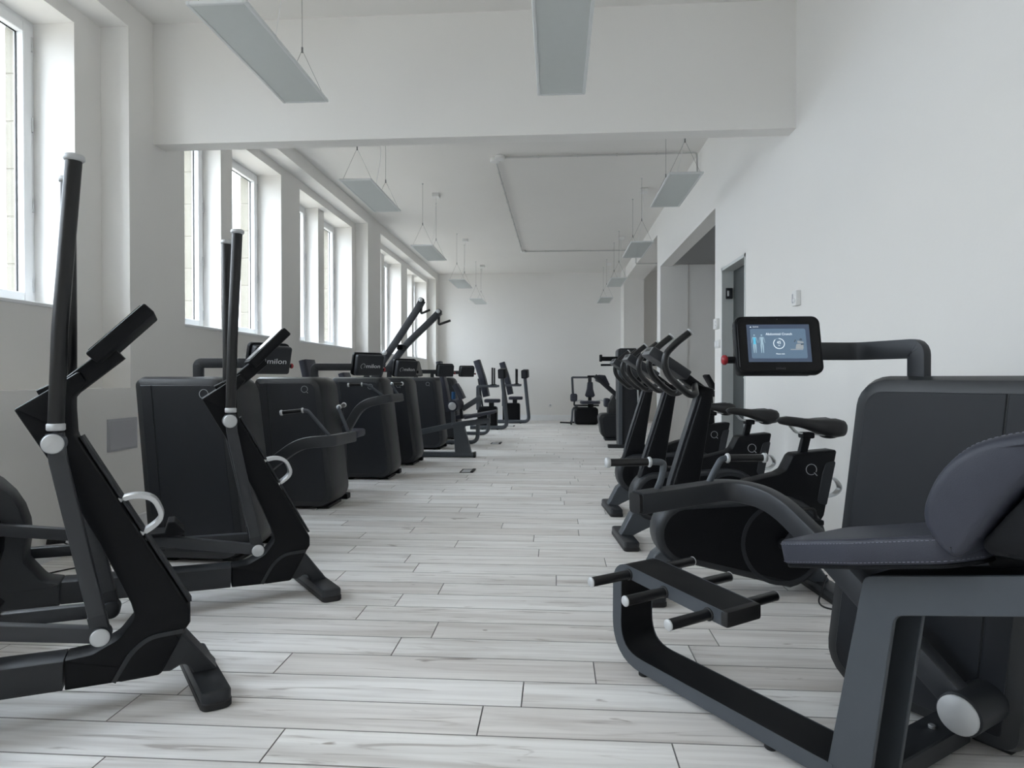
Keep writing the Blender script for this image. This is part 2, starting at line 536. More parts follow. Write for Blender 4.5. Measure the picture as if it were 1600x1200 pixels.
# ---- unseen street ground below the windows, added to block low sky and bounce daylight
tag(MB().box(-60, XOUT - 0.3, -40, 60, -7.2, -7.0).build('street_ground', 'street', None, 0), 'unseen street ground far below the windows, added for its bounce light', 'ground', kind='structure')
# ---- ceiling, beam, far wall, wall behind
tag(MB().box(XOUT, 6.0, YF - 0.2, YB + 0.2, ZC, ZC + 0.2).build('ceiling', 'ceiling_paint', None, 0), 'smooth white painted ceiling', 'ceiling', kind='structure')
tag(MB().box(XL - 0.05, XR + 0.05, 4.46, 4.60, 2.735, ZC + 0.02).build('beam', 'wall_paint', None, 0), 'white downstand beam crossing the room below the ceiling', 'beam', kind='structure')
tag(MB().box(XOUT, 6.0, YB, YB + 0.2, -0.05, ZC + 0.1).build('wall_back', 'wall_paint', None, 0), 'plain white far wall at the end of the room', 'wall', kind='structure')
tag(MB().box(XOUT, 6.0, YF - 0.2, YF, -0.05, ZC + 0.1).build('wall_front', 'wall_paint', None, 0), 'white wall behind the camera', 'wall', kind='structure')

# ---- left wall with niches, piers and paired window openings
wl_ = MB()
wl_.box(XOUT, XL, YF, YB, -0.05, ZLEDGE)                       # low wall
wl_.box(XOUT, XL, YF, YB, ZNICHE, ZC + 0.02)                   # band under the ceiling
for a, b in PIERS: wl_.box(XOUT, XL, a, b, ZLEDGE, ZNICHE)
wl_.box(XFR - 0.07, XREC, YF, YB, ZLEDGE, ZSILL)               # niche wall below the sills
wl_.box(XFR - 0.07, XREC, YF, YB, ZHEAD, ZNICHE)               # niche wall above the heads
edges = [YF] + [e for o in OPEN for e in o] + [YB]
for i in range(0, len(edges), 2):
    if edges[i + 1] - edges[i] > 0.01:
        wl_.box(XFR - 0.07, XREC, edges[i], edges[i + 1], ZSILL, ZHEAD)
for o in OPEN:
    m0, m1 = MUL(o)
    wl_.box(XFR - 0.07, -3.20, m0, m1, ZSILL, ZHEAD)
wall_left = tag(wl_.build('wall_left', 'wall_paint', None, 0), 'white window wall with projecting piers and deep window niches', 'wall', kind='structure')
# outside skin in stone blocks around every window
skin = MB()
skin.box(XOUT, XFR - 0.07, YF, YB, ZLEDGE, ZSILL - 0.02)
skin.box(XOUT, XFR - 0.07, YF, YB, ZHEAD, ZNICHE)
panes = []
for o in OPEN:
    m0, m1 = MUL(o)
    panes += [(o[0], m0), (m1, o[1])]
ed = [YF] + [e for p in panes for e in p] + [YB]
for i in range(0, len(ed), 2):
    if ed[i + 1] - ed[i] > 0.01: skin.box(XOUT + 0.004, XFR - 0.07, ed[i] + 0.004, ed[i + 1] - 0.004, ZSILL - 0.02, ZHEAD)
o = skin.build('outer_masonry', 'stone', wall_left, 0)
for i in range(0, len(ed), 2):
    a, b = ed[i], ed[i + 1]
    if b - a < 0.02 or b > 15.3 or a < 0: continue
    z = ZSILL - 0.02
    while z < ZHEAD - 0.01:
        z1 = min(z + 0.309, ZHEAD)
        MB().rbox(XOUT, XFR - 0.072, a, b, z + 0.005, z1 - 0.005, 0.005, 1).build('stone_block', 'stone', wall_left, 0)
        z += 0.309

# windows
def window(n, a, b, hinge_side=1):
    W = MB()
    fo = 0.055
    x0, x1 = XFR - 0.065, XFR
    W.box(x0, x1, a, a + fo, ZSILL, ZHEAD).box(x0, x1, b - fo, b, ZSILL, ZHEAD)
    W.box(x0, x1, a + fo, b - fo, ZSILL, ZSILL + fo).box(x0, x1, a + fo, b - fo, ZHEAD - fo, ZHEAD)
    win = tag(W.build('window_%d' % n, 'pvc_white', None, 0), 'tall white framed casement window in the left wall niche', 'window', kind='structure')
    S = MB()
    s, t = 0.03, 0.065
    xs0, xs1 = XFR - 0.055, XFR + 0.014
    ya, yb, za, zb = a + s, b - s, ZSILL + s, ZHEAD - s
    def rail(y0, y1, z0, z1): S.rbox(xs0, xs1, y0, y1, z0, z1, 0.004, 1)
    rail(ya, ya + t, za, zb); rail(yb - t, yb, za, zb); rail(ya + t, yb - t, za, za + t); rail(ya + t, yb - t, zb - t, zb)
    S.build('sash', 'pvc_white', win, 0)
    G = MB()
    g = 0.006
    def gask(y0, y1, z0, z1): G.box(XFR - 0.039, XFR - 0.031, y0, y1, z0, z1)
    gask(ya + t, ya + t + g, za + t, zb - t); gask(yb - t - g, yb - t, za + t, zb - t)
    gask(ya + t, yb - t, za + t, za + t + g); gask(ya + t, yb - t, zb - t - g, zb - t)
    G.build('gasket', 'black_rubber', win, 0)
    MB().box(XFR - 0.050, XFR - 0.040, ya + t, yb - t, za + t, zb - t).build('pane', 'window_glass', win, 0)
    for z in (0.08, 0.36, 0.64, 0.92):
        zz = ZSILL + z * (ZHEAD - ZSILL)
        MB().tube([(XFR + 0.012, b - s + 0.004, zz - 0.045), (XFR + 0.012, b - s + 0.004, zz + 0.045)], 0.008, 8).build('hinge', 'silver_matt', win, 40)
    H = MB()
    H.rbox(XFR + 0.012, XFR + 0.022, ya + 0.018, ya + 0.045, ZSILL + 0.85, ZSILL + 0.93, 0.003, 1)
    H.tube(fillet([(XFR + 0.02, ya + 0.031, ZSILL + 0.89), (XFR + 0.05, ya + 0.031, ZSILL + 0.89), (XFR + 0.05, ya + 0.031, ZSILL + 0.78)], 0.015), 0.009, 8)
    H.build('handle', 'pvc_white', win, 40)
    return win
ORD = ['first', 'second', 'third', 'fourth', 'fifth', 'sixth', 'seventh', 'eighth']
for n, (a, b) in enumerate(panes, 1):
    w = window(n, a, b)
    pair = len(OPEN) - (n - 1) // 2
    w['label'] = 'tall white casement window, %s half of the %s window pair counted from the far wall' % (('near', 'far')[(n - 1) % 2], ORD[pair - 1])
for n, o in enumerate(OPEN, 1):
    tag(MB().rbox(XFR + 0.002, XREC + 0.012, o[0] - 0.0, o[1] + 0.0, ZSILL - 0.018, ZSILL + 0.004, 0.003, 1).build('trim_%d' % n, 'pvc_white', None, 0), 'thin white sill board under the %s window pair counted from the far wall' % ORD[len(OPEN) - n], 'sill', kind='structure')

# ---- right wall: near part with a door, a wide opening, then a higher opening
wr = MB()
T1 = 0.18
D0, D1, DH = 5.60, 6.39, 2.115
O0, O1, OH = 6.65, 10.06, 2.774
wr.box(XR, XR + T1, YF, D0, -0.05, ZC + 0.02)
wr.box(XR, XR + T1, D0, D1, DH, ZC + 0.02)
wr.box(XR, XR + T1, D1, O0, -0.05, ZC + 0.02)
wr.box(XR, XR + T1, O0, O1, OH, ZC + 0.02)
wr.box(XR, XR + 0.42, O1, 10.38, -0.05, ZC + 0.02)
wr.box(XR, XR + 0.42, 10.38, 15.0, 3.33, ZC + 0.02)
wr.box(XR - 0.04, XR + 0.42, 15.0, YB + 0.02, -0.05, ZC + 0.02)
# the rooms beyond
wr.box(XR + T1, 2.47, O1 + 0.02, 10.30, -0.05, ZC)
wr.box(2.47, 5.6, 11.2, 11.4, -0.05, ZC)
wr.box(2.47, 2.60, 10.30, 11.3, -0.05, ZC)
wr.box(XR + T1, 5.6, 6.42, 6.60, -0.05, ZC)
wr.box(5.4, 5.6, 5.0, YB, -0.05, ZC)
wall_right = tag(wr.build('wall_right', 'wall_paint', None, 0), 'white right wall with a doorway and two wide openings', 'wall', kind='structure')

tag(MB().box(XR + T1, 5.4, 6.60, 11.2, 2.80, 2.98).build('ceiling_side', 'side_ceiling_shade', None, 0), 'ceiling of the side room behind the wide opening, its shade painted in as dark grey', 'ceiling', kind='structure')
door = tag(MB().rbox(XR + 0.105, XR + 0.150, D0 + 0.03, D1 - 0.03, 0.008, DH - 0.03, 0.003, 1).build('door_1', 'door_green_grey', None, 0), 'dark grey door leaf set back in its grey frame', 'door', kind='structure')
fr = MB()
fr.box(XR - 0.004, XR + T1 + 0.002, D1 - 0.028, D1 + 0.0, 0, DH).box(XR - 0.004, XR + T1 + 0.002, D0, D0 + 0.028, 0, DH).box(XR - 0.004, XR + T1 + 0.002, D0, D1, DH - 0.028, DH)
fr.build('frame', 'grey_paint', door, 0)
MB().rbox(XR + 0.03, XR + 0.095, D1 - 0.040, D1 - 0.024, 1.815, 1.92, 0.004, 1).build('strike_plate', 'graphite_dark', door, 0)
MB().rbox(XR + 0.047, XR + 0.066, D1 - 0.0435, D1 - 0.0385, 1.84, 1.895, 0.002, 1).build('latch', 'silver', door, 0)
hd = MB(); hd.tube(fillet([(XR + 0.108, D0 + 0.10, 1.05), (XR + 0.055, D0 + 0.10, 1.05), (XR + 0.055, D0 + 0.22, 1.05)], 0.02), 0.010, 10)
hd.build('door_handle', 'silver', door, 40)

# ---- skirting boards
tag(MB().rbox(XL - 0.02, XR, YB - 0.018, YB + 0.01, -0.005, 0.135, 0.006, 1).build('baseboard_back', 'pvc_white', None, 0), 'white skirting board along the far wall', 'baseboard', kind='structure')
tag(MB().rbox(XL - 0.01, XL + 0.016, YF, YB - 0.018, -0.005, 0.10, 0.005, 1).build('baseboard_left', 'pvc_white', None, 0), 'white skirting board under the windows', 'baseboard', kind='structure')
br = MB()
for a, b in ((YF, D0), (D1, O0), (O1, 10.38)): br.rbox(XR - 0.016, XR + 0.01, a, b, -0.005, 0.10, 0.005, 1)
tag(br.build('baseboard_right', 'pvc_white', None, 0), 'white skirting board along the right wall', 'baseboard', kind='structure')

# ================================================================== CEILING LIGHTS
LW, LL, LT = 0.29, 1.07, 0.018
def pendant(x, y, label, box_dx=None, z=2.77):
    t = thing('pendant_light', label, 'pendant light', (x, y, z), 0, 'slim rectangular pendant light panels')
    F = MB()
    b = 0.018
    F.rbox(-LW / 2, -LW / 2 + b, 0, LL, 0, LT, 0.003, 1).rbox(LW / 2 - b, LW / 2, 0, LL, 0, LT, 0.003, 1)
    F.rbox(-LW / 2 + b, LW / 2 - b, 0, b, 0, LT, 0.003, 1).rbox(-LW / 2 + b, LW / 2 - b, LL - b, LL, 0, LT, 0.003, 1)
    F.box(-LW / 2 + b, LW / 2 - b, b, LL - b, LT - 0.006, LT - 0.001)
    F.build('frame', 'lamp_frame', t, 0)
    MB().box(-LW / 2 + b + 0.001, LW / 2 - b - 0.001, b + 0.001, LL - b - 0.001, 0.003, LT - 0.007).build('diffuser', 'lamp_diffuser', t, 0)
    top = ZC - z
    for yy in (0.06, LL - 0.06):
        W = MB()
        W.tube([(0, yy, 0.30), (0, yy, top)], 0.0016, 5)
        W.tube([(0, yy, 0.30), (-LW / 2 + 0.012, yy, LT)], 0.0013, 5).tube([(0, yy, 0.30), (LW / 2 - 0.012, yy, LT)], 0.0013, 5)
        W.build('suspension_wire', 'wire_steel', t, 40)
        MB().disc((0, yy, 0.30), (0, 0, 1), 0.006, 0.035, 10, 0.002).build('wire_clamp', 'wire_steel', t, 40)
        MB().disc((0, yy, top - 0.006), (0, 0, 1), 0.010, 0.012, 12, 0.002).build('ceiling_anchor', 'silver_matt', t, 40)
    by = LL / 2
    MB().rbox(0.04, 0.14, by - 0.06, by + 0.06, top - 0.05, top, 0.005, 1).build('ceiling_box', 'white_plastic', t, 0)
    MB().tube(fillet([(0.09, by, top - 0.05), (0.07, by + 0.02, 0.35), (0.02, by + 0.05, 0.15), (0.03, by + 0.02, LT)], 0.06), 0.0028, 6).build('power_cord', 'white_plastic', t, 40)
    return t
for y, nm in ((5.46, 'nearest beyond the beam'), (8.23, 'second beyond the beam'), (11.14, 'third beyond the beam'), (13.85, 'farthest from the camera')):
    pendant(-1.745, y * 1.006, 'unlit white pendant panel in the window side row, ' + nm, z=2.77)
for y, nm in ((5.47, 'nearest beyond the beam'), (8.20, 'second beyond the beam'), (11.14, 'third beyond the beam'), (13.80, 'farthest from the camera')):
    pendant(1.10, y * 1.006, 'unlit white pendant panel in the right row, ' + nm, z=2.77)
pendant(-1.56, 2.86, 'unlit white pendant panel in front of the beam on the window side', z=2.77)
pendant(0.034, 2.86, 'unlit white pendant panel in front of the beam at mid ceiling', z=2.77)

# surface conduit on the ceiling
def conduit(name, pts, label):
    t = thing(name, label, 'conduit', pts[0])
    o0 = Vector(pts[0])
    P = [Vector(p) - o0 for p in pts]
    MB().tube(fillet(P, 0.03), 0.011, 8).build('pipe', 'conduit_grey', t, 40)
    for i in range(len(P) - 1):
        L = (P[i + 1] - P[i]).length
        d = (P[i + 1] - P[i]).normalized()
        n = int(L / 0.42)
        for q in range(1, n):
            c = P[i] + d * (L * q / n)
            MB().disc(c, d, 0.0155, 0.018, 10, 0.002).build('clip', 'conduit_grey', t, 40)
    MB().disc(P[0] + Vector((0, 0, 0.0)), (0, 0, 1), 0.06, 0.045, 18, 0.008).build('junction_box', 'white_plastic', t, 40)
    return t
zc = ZC - 0.022
conduit('ceiling_conduit', [(-0.64, 7.36, zc), (1.58, 7.34, zc), (1.59, 7.34, 3.30)], 'thin grey conduit from a round ceiling box across to the right wall, nearer one')
conduit('ceiling_conduit', [(-0.65, 12.86, zc), (1.59, 12.87, zc), (1.59, 12.87, 3.31), (2.05, 12.87, 3.31)], 'thin grey conduit crossing the ceiling near the far wall')
conduit('ceiling_conduit', [(-0.70, 7.44, zc), (-0.67, 12.78, zc)], 'thin grey conduit running lengthwise between two round ceiling boxes')

# wall fittings
def fitting(name, label, cat, x0, x1, y0, y1, z0, z1, m='white_plastic', b=0.004):
    t = thing(name, label, cat, ((x0 + x1) / 2, (y0 + y1) / 2, z0))
    cx, cy = (x0 + x1) / 2, (y0 + y1) / 2
    MB().rbox(x0 - cx, x1 - cx, y0 - cy, y1 - cy, 0, z1 - z0, b, 2).build('housing', m, t, 40)
    return t
t = fitting('thermostat', 'white room thermostat on the right wall above the screen', 'thermostat', XR - 0.032, XR + 0.002, 4.36, 4.44, 1.53, 1.63)
MB().disc((-0.020, -0.012, 0.035), (1, 0, 0), 0.016, 0.010, 18).build('dial', 'pvc_white', t, 40)
MB().box(-0.0195, -0.016, 0.012, 0.030, 0.02, 0.08).build('vent', 'panel_grey', t, 0)
t = fitting('wall_control', 'white wall control box with two dots between door and opening', 'control box', XR - 0.03, XR + 0.002, 6.47, 6.60, 1.535, 1.64)
for z in (0.035, 0.07): MB().disc((-0.016, -0.035, z), (1, 0, 0), 0.008, 0.006, 12, 0.001).build('indicator', 'panel_grey', t, 40)
t = fitting('light_switch', 'white double light switch below the wall control box', 'light switch', XR - 0.014, XR + 0.002, 6.44, 6.60, 1.345, 1.425)
for y in (-0.04, 0.04): MB().rbox(-0.014, -0.004, y - 0.028, y + 0.028, 0.012, 0.068, 0.003, 1).build('rocker', 'pvc_white', t, 0)
t = fitting('wall_socket', 'white power socket low on the far wall', 'socket', -0.165, -0.085, YB - 0.014, YB + 0.002, 0.335, 0.415)
MB().disc((0, -0.009, 0.04), (0, 1, 0), 0.022, 0.006, 18, 0.001).build('socket_well', 'panel_grey', t, 40)
t = fitting('access_panel', 'flat grey access panel low on the window wall', 'access panel', XL - 0.002, XL + 0.010, 3.955, 4.245, 0.565, 0.778, 'panel_grey', 0.002)
MB().rbox(0.004, 0.0085, -0.13, 0.13, 0.012, 0.20, 0.002, 1).build('door', 'panel_grey', t, 0)

# floor outlets
def floor_outlet(x, y, w, d, label):
    t = thing('floor_outlet', label, 'floor outlet', (x, y, 0))
    F = MB(); b = 0.016
    F.rbox(-w / 2, w / 2, -d / 2, -d / 2 + b, 0.0003, 0.005, 0.001, 1).rbox(-w / 2, w / 2, d / 2 - b, d / 2, 0.0003, 0.005, 0.001, 1)
    F.rbox(-w / 2, -w / 2 + b, -d / 2, d / 2, 0.0003, 0.005, 0.001, 1).rbox(w / 2 - b, w / 2, -d / 2, d / 2, 0.0003, 0.005, 0.001, 1)
    F.build('rim', 'black_plastic', t, 0)
    MB().box(-w / 2 + b, w / 2 - b, -d / 2 + b, d / 2 - b, 0.0003, 0.002).build('lid', 'silver_matt', t, 0)
    MB().rbox(w / 2 - 0.03, w / 2 + 0.005, -d / 2 + 0.02, d / 2 - 0.02, 0.002, 0.014, 0.003, 1).build('flap', 'black_rubber', t, 0)
floor_outlet(-0.985, 7.13, 0.15, 0.27, 'black rimmed floor socket lid, nearest one in the aisle')
floor_outlet(-0.945, 10.17, 0.16, 0.27, 'black rimmed floor socket lid farther along the aisle')
floor_outlet(-0.96, 13.8, 0.16, 0.25, 'black rimmed floor socket lid near the far wall')

# ================================================================== ELLIPTICAL TRAINERS
def d_loop(base, out, along, lat, parent, name='carry_loop', m='silver', L=0.12, D=0.085, w=0.030, t=0.012):
    """flat metal D-shaped loop; base = its lower root, out/along = directions in the machine's side plane"""
    b, o, a = Vector(base), Vector(out).normalized(), Vector(along).normalized()
    P = [b - o * 0.01, b + o * D * 0.75 + a * L * 0.12, b + o * D + a * L * 0.45, b + o * D * 0.55 + a * L * 0.98, b + a * L * 1.0 - o * 0.01]
    mb = MB()
    prof = rpoly([(-w / 2, -t / 2), (w / 2, -t / 2), (w / 2, t / 2), (-w / 2, t / 2)], 0.004, 2)
    mb.sweep(fillet(P, 0.04, 6), prof, a)
    mb.build(name, m, parent, 40)

def elliptical(loc, ang, label, ph=0.0):
    t = thing('elliptical_trainer', label, 'elliptical', loc, ang, 'elliptical trainers in the left foreground')
    # base beam and housings
    bb = MB()
    bb.bar([(-0.008, 0, 0.127), (-0.655, 0, 0.153)], 0.115, 0.096, (0, 0, 1), 0.012)
    bb.build('base_beam', 'graphite_dark', t)
    col = rpoly([(-0.126, 0.954), (-0.025, 1.024), (0.040, 1.072), (0.060, 1.036), (0.020, 0.985), (0.026, 0.872), (0.346, 0.275), (0.346, 0.232), (0.330, 0.208), (0.258, 0.073),
                 (0.120, 0.075), (-0.004, 0.079), (-0.004, 0.175), (0.066, 0.179), (0.138, 0.214), (0.186, 0.275), (0.174, 0.323), (0.092, 0.520), (-0.027, 0.772)],
                [0.006, 0.03, 0.01, 0.01, 0.02, 0.03, 0.03, 0.01, 0.02, 0.02, 0, 0.004, 0.004, 0.06, 0.06, 0.04, 0.04, 0, 0])
    MB().prism(col, -0.055, 0.055, 0.010, seg=2).build('column', 'black_plastic', t)
    cov = rpoly([(0.130, 0.076), (0.178, 0.166), (0.228, 0.204), (0.322, 0.206), (0.254, 0.076)], [0.01, 0.03, 0.04, 0.02, 0.01])
    MB().prism(cov, -0.061, 0.061, 0.008, seg=2).build('lower_cover', 'black_plastic', t)
    for sd in (-1, 1):
        pth = fillet([(0.126, sd * 0.0565, 0.080), (0.176, sd * 0.0565, 0.168), (0.226, sd * 0.0565, 0.206), (0.325, sd * 0.0565, 0.210)], 0.03, 4)
        MB().sweep(pth, [(-0.004, -0.007), (0.004, -0.007), (0.004, 0.007), (-0.004, 0.007)], (-0.7, 0, 0.7)).build('cover_trim', 'graphite_dark', t, 40)
    MB().prism([(0.034, 0.862), (0.340, 0.292), (0.350, 0.295), (0.044, 0.868)], -0.030, 0.030, 0.003).build('front_trim', 'graphite_dark', t)
    # console arm and tablet
    ca = MB()
    ca.bar([(-0.06, 0, 0.985), (0.02, 0, 1.028), (0.14, 0, 1.135)], 0.07, 0.060, (0, 0, 1), 0.010)
    ca.build('console_arm', 'black_plastic', t)
    cs = MB()
    a0 = R(46)
    M = Matrix.Translation((0.156, 0, 1.190)) @ Matrix.Rotation(-a0, 4, 'Y')
    cs.rbox(-0.112, 0.112, -0.135, 0.135, -0.024, 0.020, 0.007, 2, M)
    con = cs.build('console', 'black_plastic', t)
    MB().rbox(-0.100, 0.100, -0.125, 0.125, 0.018, 0.0225, 0.002, 1, M).build('screen', 'screen_glass', con, 0)
    # front foot
    MB().prism(rpoly([(0.245, 0.082), (0.312, 0.200), (0.332, 0.186), (0.425, 0.058), (0.42, 0.040), (0.36, 0.040), (0.33, 0.098), (0.285, 0.076)], [0.01, 0.01, 0.01, 0.01, 0.005, 0.02, 0.02, 0.01]), -0.045, 0.045, 0.006).build('foot_bracket', 'graphite_dark', t)
    ft = MB(); ft.prism(rpoly([(0.375, -0.225), (0.465, -0.225), (0.395, 0.225), (0.305, 0.225)], 0.025), 0.012, 0.058, 0.010, 'xy', 2)
    fo = ft.build('front_foot', 'graphite_dark', t)
    MB().prism(rpoly([(0.373, -0.228), (0.467, -0.228), (0.397, 0.228), (0.303, 0.228)], 0.026), 0.0, 0.026, 0.004, 'xy').build('foot_pad', 'black_rubber', fo)
    # rear drum
    cx, cz, rr = -1.085, 0.405, 0.318
    hs = [(-0.656, 0.105), (-0.656, 0.200), (-0.715, 0.215), (-0.775, 0.300)] + [(cx + rr * math.cos(a), cz + rr * math.sin(a)) for a in [R(x) for x in range(-14, 235, 12)]] + [(-1.27, 0.09)]
    MB().prism(rpoly(hs, [0.01, 0.01, 0.05, 0] + [0] * 21 + [0.02]), -0.075, 0.075, 0.015, seg=2).build('drum_housing', 'graphite_dark', t)
    for s in (-1, 1):
        rg = MB(); rg.disc((cx, s * 0.082, cz), (0, 1, 0), 0.25, 0.02, 40, 0.006)
        rg.build('flywheel_cover', 'black_plastic', t)
    MB().rbox(-1.26, -1.18, -0.05, 0.05, 0.04, 0.14, 0.008, 1).build('rear_bracket', 'graphite_dark', t)
    rf = MB(); rf.prism(rpoly([(-1.27, -0.21), (-1.18, -0.21), (-1.18, 0.21), (-1.27, 0.21)], 0.025), 0.0, 0.055, 0.008, 'xy')
    rf.build('rear_foot', 'graphite_dark', t)
    MB().tube(fillet([(-0.74, 0, 0.11), (-0.745, -0.01, 0.03), (-0.80, -0.03, 0.006), (-0.98, -0.10, 0.005), (-1.12, -0.22, 0.005)], 0.05), 0.004, 8).build('power_cord', 'black_rubber', t, 50)
    # moving parts, both sides
    for s in (-1, 1):
        y = s * 0.125
        fx = 0.0 if s < 0 else 0.03 * ph
        kx, kz = (0.100, 0.262) if s < 0 else (0.105, 0.262)
        tx = (0.020 + 0.1 * ph) if s < 0 else -0.010
        h = MB(); h.tube([(-0.010, y, 0.905), (-0.006 + tx * 0.2, y, 1.2), (tx, y * 1.06, 1.702)], lambda q: 0.0215 + 0.001 * q, 16)
        hh = h.build('handlebar', 'grip_rubber', t, 50)
        MB().disc((tx + 0.0005, y * 1.061, 1.706), (0, 0, 1), 0.0285, 0.020, 20, 0.005).build('end_cap', 'silver_matt', hh, 50)
        MB().disc((-0.010, y, 0.903), (0, 0, 1), 0.0245, 0.022, 20, 0.003).build('collar', 'silver_matt', hh, 50)
        lk = MB(); lk.bar([(-0.012, y, 0.885), (-0.004, y, 0.80), (kx - 0.008, y, kz + 0.055)], 0.034, 0.046, (1, 0, 0), 0.006)
        lk.build('swing_link', 'graphite_mid', t)
        MB().bar([(kx - 0.010, y, kz + 0.062), (kx, y, kz)], 0.036, 0.050, (1, 0, 0), 0.006).build('link_clevis', 'graphite_dark', t)
        cp = 'silver_matt' if s < 0 else 'black_plastic'
        MB().disc((-0.014, y - 0.002, 0.855), (0, 1, 0), 0.031, 0.058, 28, 0.004).build('pivot_housing', 'graphite', t, 50)
        MB().disc((-0.014, y + s * 0.029, 0.855), (0, 1, 0), 0.029, 0.012, 28, 0.004).build('pivot_cap', cp, t, 50)
        MB().disc((kx, y, kz), (0, 1, 0), 0.029, 0.056, 28, 0.004).build('pivot_housing', 'graphite_dark', t, 50)
        MB().disc((kx, y + s * 0.029, kz), (0, 1, 0), 0.0265, 0.012, 28, 0.004).build('pivot_cap', cp, t, 50)
        ez = 0.470 if s < 0 else 0.300
        ar = MB(); ar.bar([(kx, y, kz), (-0.30, y, kz + (ez - kz) * 0.42), (-0.92, y, ez)], 0.040, 0.046, (0, 0, 1), 0.006)
        ar.build('pedal_arm', 'graphite_mid', t)
        px, pz = -0.33, kz + (ez - kz) * 0.44 + 0.02
        pd = MB()
        pd.prism(rpoly([(px - 0.22, y - 0.065), (px + 0.13, y - 0.065), (px + 0.13, y + 0.065), (px - 0.22, y + 0.065)], 0.03), pz, pz + 0.018, 0.004, 'xy')
        pd.prism(rpoly([(px + 0.055, pz + 0.01), (px + 0.14, pz + 0.008), (px + 0.095, pz + 0.062), (px + 0.07, pz + 0.062)], 0.006), y - 0.065, y + 0.065, 0.004)
        pd.build('pedal', 'black_plastic', t)
        MB().bar([(-0.90, y, ez), (cx, y * 0.85, cz)], 0.03, 0.05, (0, 1, 0), 0.006).build('crank', 'graphite_dark', t)
        MB().tube([(-0.014, 0, 0.855), (-0.014, y, 0.855)], 0.018, 12).build('axle', 'graphite_dark', t)
    lp = [(0.180, 0, 0.530), (0.222, 0, 0.546), (0.268, 0, 0.585), (0.240, 0, 0.652), (0.190, 0, 0.666), (0.135, 0, 0.652)]
    MB().bar(fillet(lp, 0.03, 5), 0.060, 0.016, (0, 0, -1), 0.004).build('carry_loop', 'silver', t, 40)
    MB().prism([(0.195, 0.508), (0.228, 0.512), (0.222, 0.524), (0.190, 0.528)], -0.02, 0.02, 0.002).build('latch', 'silver', t, 0)
    return t
elliptical((-1.540, 1.920, 0), R(31), 'black elliptical trainer nearest the camera, its base cut by the left picture edge', 0.2)
elliptical((-1.515, 2.900, 0), R(31), 'black elliptical trainer just behind the nearest one, in front of the strength towers', 0.0)

